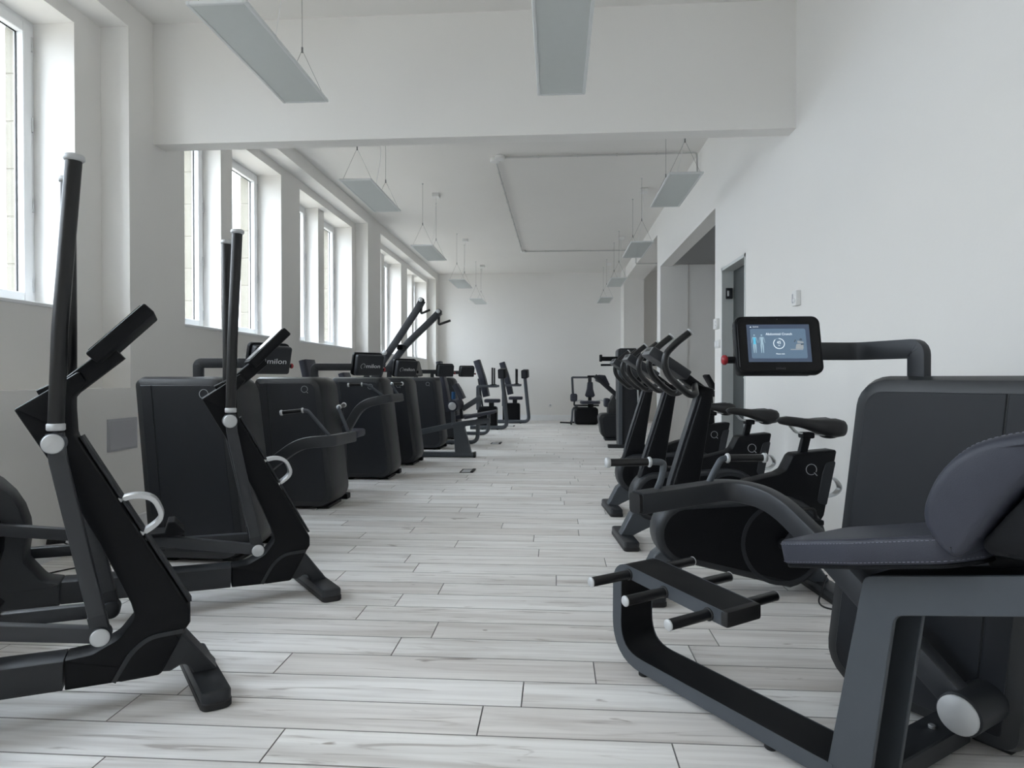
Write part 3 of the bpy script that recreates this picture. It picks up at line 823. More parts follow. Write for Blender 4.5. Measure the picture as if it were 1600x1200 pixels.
# ================================================================== EXERCISE BIKES
def bike(loc, ang, label):
    t = thing('exercise_bike', label, 'exercise bike', loc, ang, 'exercise bikes along the right wall')
    # drum housing (teardrop)
    cA, rA, cB, rB = (-0.190, 0.300), 0.155, (-0.640, 0.255), 0.225
    out = []
    for a in range(-100, 88, 10): out.append((cA[0] + rA * math.cos(R(a)), cA[1] + rA * math.sin(R(a))))
    for a in range(88, 262, 10): out.append((cB[0] + rB * math.cos(R(a)), cB[1] + rB * math.sin(R(a))))
    dr = MB().prism(out, -0.085, 0.085, 0.028, seg=3).build('drum_housing', 'graphite_dark', t)
    for s in (-1, 1):
        side_out = inset(out, 0.034)
        MB().prism(side_out, min(s * 0.080, s * 0.089), max(s * 0.080, s * 0.089), 0.002).build('side_panel', 'black_plastic', t)
        ring = MB()
        rs = []
        for k in range(41):
            a = 2 * math.pi * k / 40
            rs.append([(cB[0] + q * math.cos(a), y, cB[1] + q * math.sin(a)) for q, y in ((0.180, s * 0.087), (0.202, s * 0.087), (0.200, s * 0.0925), (0.182, s * 0.0925))])
        ring.rings(rs, False, False)
        ring.build('wheel_ring', 'graphite_dark', t)
    # column and lower beam
    colp = rpoly([(-0.060, 0.330), (-0.258, 0.958), (-0.214, 1.028), (-0.325, 0.995), (-0.318, 0.960), (-0.252, 0.535), (-0.262, 0.486), (-0.305, 0.480), (-0.51, 0.552), (-0.640, 0.582), (-0.672, 0.600), (-0.706, 0.668),
                  (-0.722, 0.680), (-0.924, 0.700), (-0.862, 0.380), (-0.800, 0.28), (-0.45, 0.40), (-0.20, 0.32)],
                 [0, 0.02, 0.005, 0.01, 0, 0.02, 0.02, 0.04, 0, 0.03, 0.03, 0.02, 0.02, 0.01, 0.02, 0.05, 0.05, 0.05])
    MB().prism(colp, -0.052, 0.052, 0.012, seg=2).build('main_frame', 'black_plastic', t)
    MB().prism(rpoly([(-0.110, 0.468), (-0.130, 0.540), (-0.258, 0.960), (-0.246, 0.965), (-0.115, 0.545), (-0.098, 0.470)], 0), -0.030, 0.030, 0.002).build('column_trim', 'graphite_dark', t)
    for s in (-1, 1):
        MB().prism(rpoly([(-0.915, 0.650), (-0.865, 0.636), (-0.848, 0.585), (-0.825, 0.455), (-0.835, 0.44), (-0.870, 0.43)], [0.01, 0.02, 0.02, 0.01, 0.01, 0.01]), min(s * 0.045, s * 0.056), max(s * 0.045, s * 0.056), 0.002).build('rear_cover', 'shell', t)
        q_logo((-0.795, s * 0.0525, 0.605), (-s, 0, 0) if s > 0 else (1, 0, 0), (0, 0, 1), 0.026, t)
    # front foot
    MB().prism(rpoly([(-0.095, 0.235), (-0.035, 0.190), (0.035, 0.055), (-0.04, 0.050), (-0.11, 0.085), (-0.175, 0.115)], [0.01, 0.01, 0.005, 0.01, 0.03, 0.01]), -0.045, 0.045, 0.006).build('foot_bracket', 'graphite', t)
    fo = MB().prism(rpoly([(-0.050, -0.225), (0.045, -0.225), (0.045, 0.225), (-0.050, 0.225)], 0.022), 0.010, 0.056, 0.010, 'xy', 2).build('front_foot', 'graphite_dark', t)
    MB().prism(rpoly([(-0.052, -0.228), (0.047, -0.228), (0.047, 0.228), (-0.052, 0.228)], 0.023), 0.0, 0.024, 0.004, 'xy').build('foot_pad', 'black_rubber', fo)
    MB().prism(rpoly([(-0.70, 0.10), (-0.82, 0.16), (-0.90, 0.055), (-0.82, 0.05)], 0.01), -0.045, 0.045, 0.006).build('rear_bracket', 'graphite', t)
    fo = MB().prism(rpoly([(-0.915, -0.225), (-0.82, -0.225), (-0.82, 0.225), (-0.915, 0.225)], 0.022), 0.010, 0.056, 0.010, 'xy', 2).build('rear_foot', 'graphite_dark', t)
    MB().prism(rpoly([(-0.917, -0.228), (-0.818, -0.228), (-0.818, 0.228), (-0.917, 0.228)], 0.023), 0.0, 0.024, 0.004, 'xy').build('foot_pad', 'black_rubber', fo)
    # cranks and pedals
    for s in (-1, 1):
        ex, ez = cB[0] - s * 0.085, cB[1] + s * 0.13
        MB().bar([(cB[0], s * 0.112, cB[1]), (ex, s * 0.125, ez)], 0.018, 0.030, (1, 0, 0), 0.005).build('crank', 'graphite_dark', t)
        MB().disc((cB[0], s * 0.10, cB[1]), (0, 1, 0), 0.026, 0.035, 18, 0.004).build('hub', 'black_plastic', t)
        pdl = MB().rbox(ex - 0.045, ex + 0.045, s * 0.185 - 0.045, s * 0.185 + 0.045, ez - 0.012, ez + 0.012, 0.006, 2).build('pedal', 'black_plastic', t)
        MB().tube(fillet([(ex + 0.04, s * 0.185, ez + 0.005), (ex + 0.05, s * 0.185, ez + 0.05), (ex - 0.02, s * 0.185, ez + 0.06), (ex - 0.03, s * 0.185, ez + 0.005)], 0.03), 0.008, 8).build('toe_strap', 'black_rubber', pdl)
    # saddle and post
    MB().bar([(-0.765, 0, 0.640), (-0.795, 0, 0.765)], 0.034, 0.040, (1, 0, 0), 0.008).build('seat_post', 'black_plastic', t)
    sd = thing_part_saddle(t)
    cl = MB(); cl.rbox(-0.825, -0.765, -0.03, 0.03, 0.752, 0.782, 0.008, 2); cl.build('seat_clamp', 'black_plastic', t)
    for s in (-1, 1):
        MB().tube(fillet([(-0.715, s * 0.012, 0.812), (-0.745, s * 0.018, 0.778), (-0.80, s * 0.020, 0.775), (-0.88, s * 0.035, 0.768), (-0.92, s * 0.04, 0.785)], 0.02), 0.0042, 8).build('saddle_rail', 'silver', sd)
    # handlebars
    for s in (-1, 1):
        y = s * 0.155
        hb = MB()
        P = [(-0.165, y * 1.05, 1.258), (-0.108, y * 1.05, 1.214), (-0.057, y, 1.160), (-0.052, y, 1.105), (-0.072, y, 1.055), (-0.126, y, 1.003), (-0.172, y, 0.968), (-0.205, y * 0.9, 0.972), (-0.215, y * 0.55, 1.000), (-0.235, s * 0.03, 1.012)]
        hb.tube(fillet(P, 0.03, 4), 0.0160, 14)
        h = hb.build('handlebar', 'grip_rubber', t, 50)
        MB().disc((-0.170, y * 1.05, 1.262), (-0.7, 0, 0.6), 0.0175, 0.008, 18, 0.002).build('end_cap', 'silver_matt', h, 50)
    # console
    a0 = math.atan2(1.185 - 1.065, 0.18)
    M = Matrix.Translation((-0.105, 0, 1.118)) @ Matrix.Rotation(-a0, 4, 'Y')
    cn = MB().rbox(-0.105, 0.115, -0.085, 0.085, -0.026, 0.022, 0.007, 2, M).build('console', 'graphite_dark', t)
    MB().rbox(-0.092, 0.100, -0.075, 0.075, 0.020, 0.0235, 0.002, 1, M).build('screen', 'screen_glass', cn, 0)
    MB().rbox(0.1125, 0.1152, -0.080, 0.080, -0.022, 0.019, 0.001, 1, M).build('end_plate', 'panel_mid', cn, 0)
    for k in range(4):
        MB().rbox(0.1145, 0.1160, -0.045 + 0.026 * k, -0.028 + 0.026 * k, -0.004, 0.014, 0.0004, 1, M).build('port', 'black_plastic', cn, 0)
    MB().bar([(-0.185, 0, 1.055), (-0.27, 0, 0.990)], 0.07, 0.045, (0, 0, 1), 0.008).build('console_neck', 'black_plastic', t)
    d_loop((-0.872, 0, 0.458), (-0.93, 0, 0.05), (-0.20, 0, 0.95), 0, t, L=0.10, D=0.085, w=0.045, t=0.010)
    return t
def thing_part_saddle(t):
    # lofted saddle: rings along x from nose to tail
    st = [(-0.650, 0.012, 0.846, 0.012), (-0.665, 0.024, 0.857, 0.036), (-0.70, 0.030, 0.862, 0.048), (-0.75, 0.034, 0.857, 0.050), (-0.795, 0.047, 0.851, 0.056), (-0.835, 0.080, 0.855, 0.074),
          (-0.875, 0.100, 0.859, 0.094), (-0.915, 0.106, 0.861, 0.104), (-0.945, 0.098, 0.853, 0.092), (-0.960, 0.075, 0.838, 0.060), (-0.966, 0.04, 0.828, 0.03)]
    rs = []
    for x, hw, zt, th in st:
        ring = []
        for k in range(20):
            a = 2 * math.pi * k / 20
            cy, cz = math.cos(a), math.sin(a)
            sy = math.copysign(abs(cy) ** 0.7, cy); sz = math.copysign(abs(cz) ** 0.7, cz)
            z = zt - th / 2 + sz * th / 2
            if cz > 0: z -= 0.012 * (1 - abs(sy)) * (1 if x < -0.8 else 0.2)
            ring.append((x, sy * hw, z))
        rs.append(ring)
    o = MB().rings(rs).build('saddle', 'black_rubber', t, 60)
    MB().ball((-0.905, 0, 0.772), 0.045, 0.06, 0.022).build('saddle_spring', 'black_plastic', o, 60)
    return o
for y, lb in ((3.17, 'black exercise bike nearest the camera, behind the footrest of the crunch machine'), (4.11, 'black exercise bike in the middle of the three at the right wall'), (5.07, 'black exercise bike farthest back of the three at the right wall')):
    bike((0.44, y, 0), R(185), lb)

# ================================================================== STRENGTH MACHINES
FX = lambda z: 0.075 - 0.118 * z
BX = lambda z: -0.510 - 0.083 * z
def clip(poly, keep):
    """keep the part of a polygon where keep(p) >= 0 (keep is linear)"""
    out = []
    for i, p in enumerate(poly):
        q = poly[i - 1]
        a, b = keep(q), keep(p)
        if (a >= 0) != (b >= 0):
            s = a / (a - b)
            out.append((q[0] + (p[0] - q[0]) * s, q[1] + (p[1] - q[1]) * s))
        if b >= 0: out.append(p)
    return out
def tower(t, y0=-0.43, y1=0.0, zt=1.055, logo=True, edge='shell_edge', ch=0.045, logo_x=-0.17):
    zb = 0.016
    poly = rpoly([(FX(zb), zb), (FX(zt), zt), (BX(zt), zt), (BX(zb), zb)], [0.13, 0.105, 0.05, 0.06], 6)
    MB().prism(poly, y0, y1, ch, seg=2).build('tower_body', edge, t)
    pan = inset(poly, ch + 0.004)
    seam = lambda p: p[0] - (BX(p[1]) + 0.115)
    for ya, yb in ((y0 - 0.004, y0 + 0.006), (y1 - 0.006, y1 + 0.004)):
        MB().prism(clip(pan, lambda p: seam(p) - 0.002), ya, yb, 0.002).build('side_panel', 'shell', t)
        MB().prism(clip(pan, lambda p: -seam(p) - 0.002), ya, yb, 0.002).build('rear_panel', 'shell', t)
    bs = MB()
    for x in (-0.05, -0.42): bs.rbox(x - 0.05, x + 0.05, y0 + 0.06, y1 - 0.06, 0.0, 0.022, 0.003, 1)
    bs.build('plinth', 'black_rubber', t, 0)
    if logo: q_logo((logo_x, y0 - 0.0042, 0.958), (1, 0, 0), (0, 0, 1), 0.026, t)
def display(t, pole, elbow, head, face, text=True, w=0.28, h=0.20, tilt=14, button=True, red=True, zbar=1.14):
    px, py = pole
    H = Vector(head)
    fd = R(face)
    n = Vector((math.cos(fd) * math.cos(R(tilt)), math.sin(fd) * math.cos(R(tilt)), math.sin(R(tilt))))
    r = Vector((0, 0, 1)).cross(Vector((math.cos(fd), math.sin(fd), 0))).normalized()
    u = n.cross(r)
    M = Matrix(((r.x, u.x, n.x, H.x), (r.y, u.y, n.y, H.y), (r.z, u.z, n.z, H.z), (0, 0, 0, 1)))
    back = H - n * 0.05
    hor = (Vector((elbow[0], elbow[1], 0)) - Vector((px, py, 0))).normalized()
    a = MB()
    a.bar(fillet([(px, py, 1.03), (px, py, zbar), (elbow[0], elbow[1], zbar), (back.x, back.y, zbar)], [0.022, 0.05]), 0.030, 0.060, -hor, 0.003)
    a.build('display_arm', 'graphite_dark', t)
    d = MB()
    d.prism(rpoly([(-w / 2, -h / 2), (w / 2, -h / 2), (w / 2, h / 2), (-w / 2, h / 2)], 0.026, 6), -0.022, 0.010, 0.006, 'xy', 3)
    d.v = [tuple(M @ Vector(p)) for p in d.v]
    hd = d.build('display', 'black_plastic', t)
    MB().rbox(-w / 2 + 0.012, w / 2 - 0.012, -h / 2 + 0.010, h / 2 - 0.010, -0.080, -0.016, 0.016, 3, M).build('rear_housing', 'shell', hd)
    g = MB().prism(rpoly([(-w / 2 + 0.008, -h / 2 + 0.008), (w / 2 - 0.008, -h / 2 + 0.008), (w / 2 - 0.008, h / 2 - 0.008), (-w / 2 + 0.008, h / 2 - 0.008)], 0.02, 6), 0.008, 0.0115, 0.001, 'xy')
    g.v = [tuple(M @ Vector(p)) for p in g.v]
    g.build('glass', 'screen_glass', hd, 0)
    if text:
        o = H - n * 0.0806
        text_mesh('milon', 0.048, o - r * 0.024 - u * 0.004, -r, u, 'logo_white', hd, 'lettering', 1.30)
        lg = MB()
        annulus(lg, 0, 0, 0.019, 0.0212, o + r * 0.075 - u * 0.003, (-r + u * 0.25), u, 0.0008, R(-60), R(250), 20)
        lg.build('logo', 'logo_white', hd, 0)
    if button:
        c = H - r * (w / 2 + 0.012) - u * 0.045 - n * 0.02
        MB().disc(c, r, 0.012, 0.030, 16, 0.002).build('button_stem', 'black_plastic', hd)
        MB().disc(c - r * 0.020, r, 0.017, 0.018, 20, 0.005).build('stop_button', 'red_plastic' if red else 'black_plastic', hd, 50)
    return hd, M
def grip(t, path, a, b, r=0.0135):
    """bent handle tube along path ending in a rubber grip from a to b with silver collars"""
    h = MB().tube(fillet(list(path) + [a], 0.03, 5), 0.0115, 12).build('handle', 'graphite', t, 50)
    A, B = Vector(a), Vector(b)
    d = (B - A).normalized()
    MB().tube([A, B], r, 16).build('grip', 'grip_rubber', h, 50)
    MB().disc(A + d * 0.004, d, r + 0.0045, 0.012, 18, 0.003).build('collar', 'silver_matt', h, 50)
    MB().disc(B - d * 0.002, d, r + 0.0045, 0.016, 18, 0.003).build('end_cap', 'silver_matt', h, 50)
ARM_LOW = [(-0.43, 0.10, 0.155), (-0.04, 0.115, 0.485), (0.16, 0.12, 0.630), (0.345, 0.13, 0.640), (0.355, 0.57, 0.630)]
def lever(t, path, fil, w=0.060, h=0.074):
    MB().bar(fillet(path, fil, 6), w, h, (-0.6, 0, 0.8), 0.010).build('lever_arm', 'graphite_mid', t)
    e, p = Vector(path[-1]), Vector(path[-2])
    d = (e - p).normalized()
    MB().bar([e - d * 0.004, e + d * 0.012], w - 0.006, h - 0.006, (0, 0, 1), 0.012).build('arm_cap', 'black_rubber', t)
    x, y, z = path[0]
    MB().disc((x, y / 2 + 0.025, z), (0, 1, 0), 0.056, y + 0.055, 30, 0.004).build('pivot_housing', 'graphite_dark', t)
    MB().disc((x, y + 0.055, z), (0, 1, 0), 0.051, 0.010, 30, 0.003).build('pivot_cap', 'silver_matt', t, 50)

def loft_pad(mb, outline, z0, z1, ch, plane='xy', seg=3): return mb.prism(outline, z0, z1, ch, plane, seg)
def backrest(t, x, y, z0, z1, lean=0.12, w=0.30, th=0.07):
    P = [(x, y, z0), (x - lean * 0.4, y, (z0 + z1) / 2), (x - lean, y, z1)]
    prof = rpoly([(-w / 2, -th / 2), (w / 2, -th / 2), (w / 2, th / 2), (-w / 2, th / 2)], 0.028, 4)
    fn = lambda s: [(a * (0.86 + 0.14 * math.sin(math.pi * min(1, max(0, s)))) , b) for a, b in prof]
    MB().sweep(fillet(P, 0.1, 6), fn, (1, 0, 0)).build('backrest', 'leather', t, 50)
    MB().bar([(x - 0.06, y, max(0.05, z0 - 0.35)), (x - 0.07 - lean * 0.5, y, (z0 + z1) / 2)], 0.06, 0.03, (1, 0, 0), 0.005).build('back_post', 'graphite_dark', t)

# ---- the abdominal crunch machine in the right foreground
def crunch_machine():
    t = thing('abdominal_crunch_machine', 'dark grey abdominal crunch machine in the right foreground with lit touch screen', 'gym machine', (0.945, 2.205, 0), R(125))
    tower(t, logo=False)
    lever(t, ARM_LOW, [0.10, 0.12, 0.09])
    grip(t, [(0.358, 0.485, 0.655), (0.368, 0.445, 0.700), (0.375, 0.430, 0.752), (0.378, 0.455, 0.757)], (0.388, 0.480, 0.757), (0.452, 0.620, 0.757))
    grip(t, [(0.352, 0.235, 0.660), (0.345, 0.205, 0.715), (0.335, 0.185, 0.752)], (0.325, 0.168, 0.757), (0.258, 0.040, 0.757))
    # seat frame: front leg and rising top beam, deep plate
    fr_ = rpoly([(-0.275, 0.0), (-0.377, 0.568), (-0.703, 0.655), (-1.00, 0.734), (-1.00, 0.650), (-0.704, 0.572), (-0.450, 0.493), (-0.385, 0.0)], [0.004, 0.03, 0, 0.02, 0.02, 0, 0.03, 0.004])
    sf = MB().prism(fr_, 0.491, 0.505, 0.002).build('seat_frame', 'graphite', t)
    MB().prism(fr_, 0.355, 0.369, 0.002).build('far_plate', 'graphite', t)
    MB().prism([(-0.278, 0.0), (-0.379, 0.566), (-0.703, 0.652), (-0.996, 0.730), (-0.996, 0.718), (-0.703, 0.640), (-0.392, 0.556), (-0.292, 0.0)], 0.369, 0.491, 0.0).build('frame_web', 'black_plastic', t)  # black puts the shade inside the hollow channel into the web's colour
    MB().prism(rpoly([(-0.93, 0.67), (-0.99, 0.68), (-1.02, 0.0), (-0.93, 0.0)], 0.01), 0.365, 0.495, 0.004).build('rear_leg', 'graphite', t)
    MB().rbox(-0.395, -0.305, 0.0, 0.36, 0.018, 0.074, 0.004, 1).build('cross_beam', 'graphite_dark', t)
    for y in (0.03, 0.12): MB().disc((-0.35, y, 0.078), (0, 0, 1), 0.010, 0.010, 10, 0.002).build('bolt', 'silver', t)
    # floor rail, front post and footrest: one bent band
    band = [(-0.30, 0, 0.043), (0.535, 0, 0.043), (0.532, 0, 0.360), (0.045, 0, 0.325)]
    rail = MB()
    P = fillet(band, [0.13, 0.06], 8)
    prof = rpoly([(-0.075, -0.022), (0.075, -0.022), (0.075, 0.022), (-0.075, 0.022)], 0.004, 1)
    rail.sweep([Vector((p.x, 0.43, p.z)) for p in P], prof, (0, 0, 1))
    rail.build('floor_rail', 'black_plastic', t)
    for yy in (0.355, 0.505):
        MB().sweep([Vector((p.x, yy, p.z)) for p in P], [(-0.0015, -0.0225), (0.0015, -0.0225), (0.0015, 0.0225), (-0.0015, 0.0225)], (0, 0, 1)).build('rail_edge', 'graphite', t)
    MB().rbox(0.03, 0.06, 0.352, 0.508, 0.300, 0.350, 0.008, 2).build('footrest_cap', 'black_rubber', t)
    for x, y in ((0.42, 0.48), (0.42, 0.38), (-0.10, 0.48), (-0.10, 0.38)):
        MB().disc((x, y, 0.010), (0, 0, 1), 0.018, 0.020, 14, 0.003).build('floor_pad', 'black_rubber', t)
    for i, x in enumerate((0.470, 0.295, 0.105)):
        z = 0.352 - (0.53 - x) * 0.072
        for s in (-1, 1):
            y0, y1 = 0.43 + s * 0.073, 0.43 + s * 0.245
            rl = MB().tube([(x, y0, z), (x, y1, z)], 0.0165, 16).build('foot_roller', 'grip_rubber', t, 50)
            MB().disc((x, y1, z), (0, 1, 0), 0.0175, 0.010, 18, 0.004).build('end_cap', 'silver_matt', rl, 50)
            MB().disc((x, y0 + s * 0.004, z), (0, 1, 0), 0.021, 0.008, 18, 0.002).build('flange', 'black_rubber', rl, 50)
    # seat cushion, tilted up towards the back
    out = rpoly([(0.205, -0.150), (0.215, 0.150), (0.0, 0.175), (-0.20, 0.155), (-0.24, 0.08), (-0.24, -0.08), (-0.20, -0.155), (0.0, -0.175)], [0.035, 0.035, 0.10, 0.06, 0.05, 0.05, 0.06, 0.10], 5)
    M = Matrix.Translation((-0.405, 0.425, 0.612)) @ Matrix.Rotation(R(14), 4, 'Y')
    def put(mb):
        mb.v = [tuple(M @ Vector(p)) for p in mb.v]
        return mb
    st = put(MB().prism(out, 0.0, 0.062, 0.012, 'xy', 3)).build('seat_cushion', 'leather', t, 50)
    put(MB().prism(inset(out, 0.006), -0.008, 0.002, 0.002, 'xy')).build('seat_pan', 'black_plastic', st)
    for zz, dd in ((0.052, -0.0008), (0.008, -0.0008)):
        loop = inset(out, dd)
        sm = MB()
        L = []
        n = len(loop)
        for i in range(n):
            a, b = Vector(loop[i]), Vector(loop[(i + 1) % n])
            k = max(1, int((b - a).length / 0.009))
            for q in range(k):
                p0 = a + (b - a) * (q / k); p1 = a + (b - a) * ((q + 0.55) / k)
                sm.tube([(p0.x, p0.y, zz), (p1.x, p1.y, zz)], 0.0007, 4)
        put(sm).build('stitching', 'stitch', st, 0)
    # backrest cushion and its shell, in the side plane
    bk = smooth_loop([(-0.574, 0.715), (-0.556, 0.752), (-0.562, 0.800), (-0.592, 0.862), (-0.648, 0.917), (-0.735, 0.948), (-0.800, 0.945), (-0.800, 0.922), (-0.745, 0.862), (-0.690, 0.785), (-0.640, 0.702), (-0.610, 0.684)], 4)
    bc = MB().prism(bk, 0.245, 0.605, 0.022, seg=4).build('back_cushion', 'leather', t, 50)
    pp = inset(bk, 0.004)
    sm = MB()
    for yy in (0.580, 0.270):
        for i in range(2, 26):
            a, b = Vector(inset(bk, -0.0006)[i]), Vector(inset(bk, -0.0006)[i + 1])
            k = max(1, int((b - a).length / 0.009))
            for q in range(k):
                p0 = a + (b - a) * (q / k); p1 = a + (b - a) * ((q + 0.55) / k)
                sm.tube([(p0.x, yy, p0.y), (p1.x, yy, p1.y)], 0.0008, 4)
    sm.build('stitching', 'stitch', bc, 0)
    sh = rpoly([(-0.638, 0.697), (-0.705, 0.795), (-0.785, 0.905), (-0.860, 0.900), (-0.900, 0.800), (-0.860, 0.735), (-0.740, 0.700)], [0.02, 0, 0.02, 0.03, 0.05, 0.04, 0.03], 4)
    MB().prism(sh, 0.275, 0.578, 0.010, seg=2).build('back_shell', 'black_plastic', t)
    MB().bar([(-0.62, 0.425, 0.655), (-0.80, 0.425, 0.715), (-0.86, 0.425, 0.78)], 0.06, 0.035, (0, 0, 1), 0.006).build('back_support', 'black_plastic', t)
    # screen
    hd, M2 = display(t, (-0.220, -0.060), (0.006, -0.115), (0.109, 0.173, 1.158), 145.0, text=False)
    r, u, n = (M2.to_3x3() @ Vector(v) for v in ((1, 0, 0), (0, 1, 0), (0, 0, 1)))
    o = M2 @ Vector((0, 0.004, 0.0118))
    scr = plate(MB(), [(-0.102, -0.065), (0.102, -0.065), (0.102, 0.065), (-0.102, 0.065)], o, r, u, 0.0006).build('screen', 'lcd_back', hd, 0)
    del_parts = []
    o1 = o + n * 0.0007
    plate(MB(), rpoly([(-0.091, -0.053), (0.089, -0.053), (0.089, 0.050), (-0.091, 0.050)], 0.006), o1, r, u, 0.0004).build('screen_card', 'lcd_card', hd, 0)
    o2 = o1 + n * 0.0005
    text_mesh('Abdominal Crunch', 0.0112, o2 + u * 0.031 + r * 0.002, r, u, 'lcd_white', hd, 'screen_title', 1.0, 0.0002)
    text_mesh('45', 0.0140, o2 + u * 0.0015, r, u, 'lcd_white', hd, 'screen_number', 1.0, 0.0002)
    text_mesh('sec', 0.0055, o2 - u * 0.0085, r, u, 'lcd_white', hd, 'screen_unit', 1.0, 0.0002)
    text_mesh('Please wait', 0.0062, o2 - u * 0.0375 + r * 0.002, r, u, 'lcd_white', hd, 'screen_message', 1.0, 0.0002)
    text_mesh('10:14:16', 0.0055, o2 + u * 0.0565 - r * 0.073, r, u, 'lcd_white', hd, 'screen_clock', 1.0, 0.0002)
    text_mesh('(milon)', 0.0110, M2 @ Vector((0.0, -0.082, 0.0121)), r, u, 'logo_dim', hd, 'reader_mark', 1.0, 0.0002)
    ic = MB(); plate(ic, [(-0.092, 0.0545), (-0.086, 0.0545), (-0.089, 0.0585)], o2, r, u, 0.0003); ic.build('screen_icon', 'lcd_white', hd, 0)
    rg = MB(); annulus(rg, 0.0, -0.002, 0.0165, 0.0185, o2, r, u, 0.0003, R(130), R(450), 40); rg.build('progress_ring', 'lcd_white', hd, 0)
    rg = MB(); annulus(rg, 0.0, -0.002, 0.0175, 0.0182, o2, r, u, 0.0003, R(90), R(130), 10); rg.build('progress_track', 'lcd_body', hd, 0)
    for k, cx in enumerate((-0.079, -0.055)):
        b = MB()
        plate(b, circle(cx, 0.0275, 0.0026, 12), o2, r, u, 0.0003)
        plate(b, rpoly([(cx - 0.0052, 0.021), (cx + 0.0052, 0.021), (cx + 0.0038, 0.004), (cx + 0.0055, -0.006), (cx - 0.0055, -0.006), (cx - 0.0038, 0.004)], 0.001), o2, r, u, 0.0003)
        for s in (-1, 1):
            plate(b, [(cx + s * 0.0055, -0.0065), (cx + s * 0.0006, -0.0065), (cx + s * 0.0022, -0.034), (cx + s * 0.0042, -0.034)][::s], o2, r, u, 0.0003)
            plate(b, [(cx + s * 0.0058, 0.0205), (cx + s * 0.0074, 0.019), (cx + s * 0.0104, 0.001), (cx + s * 0.0092, 0.0006)][::-s], o2, r, u, 0.0003)
        b.build('figure', 'lcd_body', hd, 0)
        if k == 0:
            g = MB(); plate(g, rpoly([(cx - 0.0048, 0.019), (cx + 0.0048, 0.019), (cx + 0.0036, 0.004), (cx + 0.0046, -0.004), (cx - 0.0046, -0.004), (cx - 0.0036, 0.004)], 0.001), o2 + n * 0.0004, r, u, 0.0002); g.build('muscle_mark', 'lcd_cyan', hd, 0)
    pic = MB()
    plate(pic, rpoly([(0.052, -0.020), (0.078, -0.020), (0.078, -0.002), (0.056, -0.004)], 0.002), o2, r, u, 0.0003)
    plate(pic, [(0.036, -0.024), (0.076, -0.024), (0.076, -0.021), (0.036, -0.021)], o2, r, u, 0.0003)
    plate(pic, [(0.060, 0.000), (0.079, -0.001), (0.079, 0.004), (0.060, 0.008)], o2, r, u, 0.0003)
    pic.build('machine_picture', 'lcd_pale', hd, 0)
    pc = MB()
    plate(pc, [(0.048, 0.004), (0.051, 0.002), (0.056, 0.010), (0.053, 0.012)], o2, r, u, 0.0003)
    plate(pc, [(0.066, 0.010), (0.074, 0.008), (0.076, 0.014), (0.070, 0.016)], o2, r, u, 0.0003)
    plate(pc, [(0.070, -0.008), (0.080, -0.006), (0.080, -0.002), (0.070, -0.003)], o2 + n * 0.0003, r, u, 0.0003)
    pc.build('machine_picture_detail', 'lcd_dark', hd, 0)
    MB().disc(M2 @ Vector((0, 0.087, 0.0116)), n, 0.002, 0.001, 10, 0.0003).build('camera_dot', 'logo_dim', hd, 0)
    return t
crunch_machine()

# ---- the row of towers on the window side
def row_machine(label, loc, arm=None, fil=None, grips=(), disp=None, seat=None, extra=None, logo=True, edge='shell_edge'):
    t = thing('strength_machine', label, 'gym machine', (*loc, 0), 0, 'strength machines along the window side')
    tower(t, logo=logo, edge=edge)
    MB().rbox(-0.46, 0.02, 0.03, 0.12, 0.0, 0.045, 0.004, 1).build('base_beam', 'black_plastic', t)
    if arm:
        lever(t, arm, fil)
        for g in grips: grip(t, *g)
    if disp: display(t, **disp)
    if seat:
        x, y, zt = seat
        MB().prism(rpoly([(x + 0.02, y - 0.17), (x + 0.40, y - 0.15), (x + 0.40, y + 0.15), (x + 0.02, y + 0.17)], 0.05), 0.50, 0.57, 0.02, 'xy', 3).build('seat', 'leather', t, 50)
        MB().rbox(x + 0.12, x + 0.24, y - 0.06, y + 0.06, 0.0, 0.50, 0.006, 1).build('seat_post', 'graphite_dark', t)
        backrest(t, x, y, 0.60, zt)
    if extra: extra(t)
    return t
GR_LOW = [([(0.345, 0.165, 0.66), (0.20, 0.145, 0.835)], (0.170, 0.142, 0.838), (0.03, 0.125, 0.822)), ([(0.355, 0.50, 0.655), (0.285, 0.49, 0.835)], (0.280, 0.505, 0.842), (0.272, 0.64, 0.852))]
row_machine('black strength tower nearest the camera in the window row, half hidden by the elliptical trainers', (-1.800, 3.90), ARM_LOW, [0.10, 0.12, 0.09], GR_LOW,
            dict(pole=(-0.415, -0.06), elbow=(-0.15, -0.02), head=(-0.045, 0.085, 1.175), face=146))
ARM_UP = [(-0.35, 0.10, 0.20), (-0.02, 0.115, 0.58), (0.12, 0.12, 0.82), (0.34, 0.13, 0.865), (0.355, 0.57, 0.862)]
GR_UP = [([(0.30, 0.165, 0.89), (0.17, 0.145, 0.985)], (0.120, 0.142, 0.990), (0.00, 0.125, 0.985)), ([(0.355, 0.50, 0.885), (0.29, 0.50, 0.985)], (0.285, 0.515, 0.990), (0.36, 0.62, 0.992))]
row_machine('second black strength tower in the window row, with raised lever arm and wide horizontal grips', (-1.813, 5.375), ARM_UP, [0.10, 0.12, 0.09], GR_UP,
            dict(pole=(-0.235, -0.05), elbow=(0.02, 0.0), head=(0.175, 0.08, 1.170), face=136), seat=(-0.38, 0.45, 1.21))
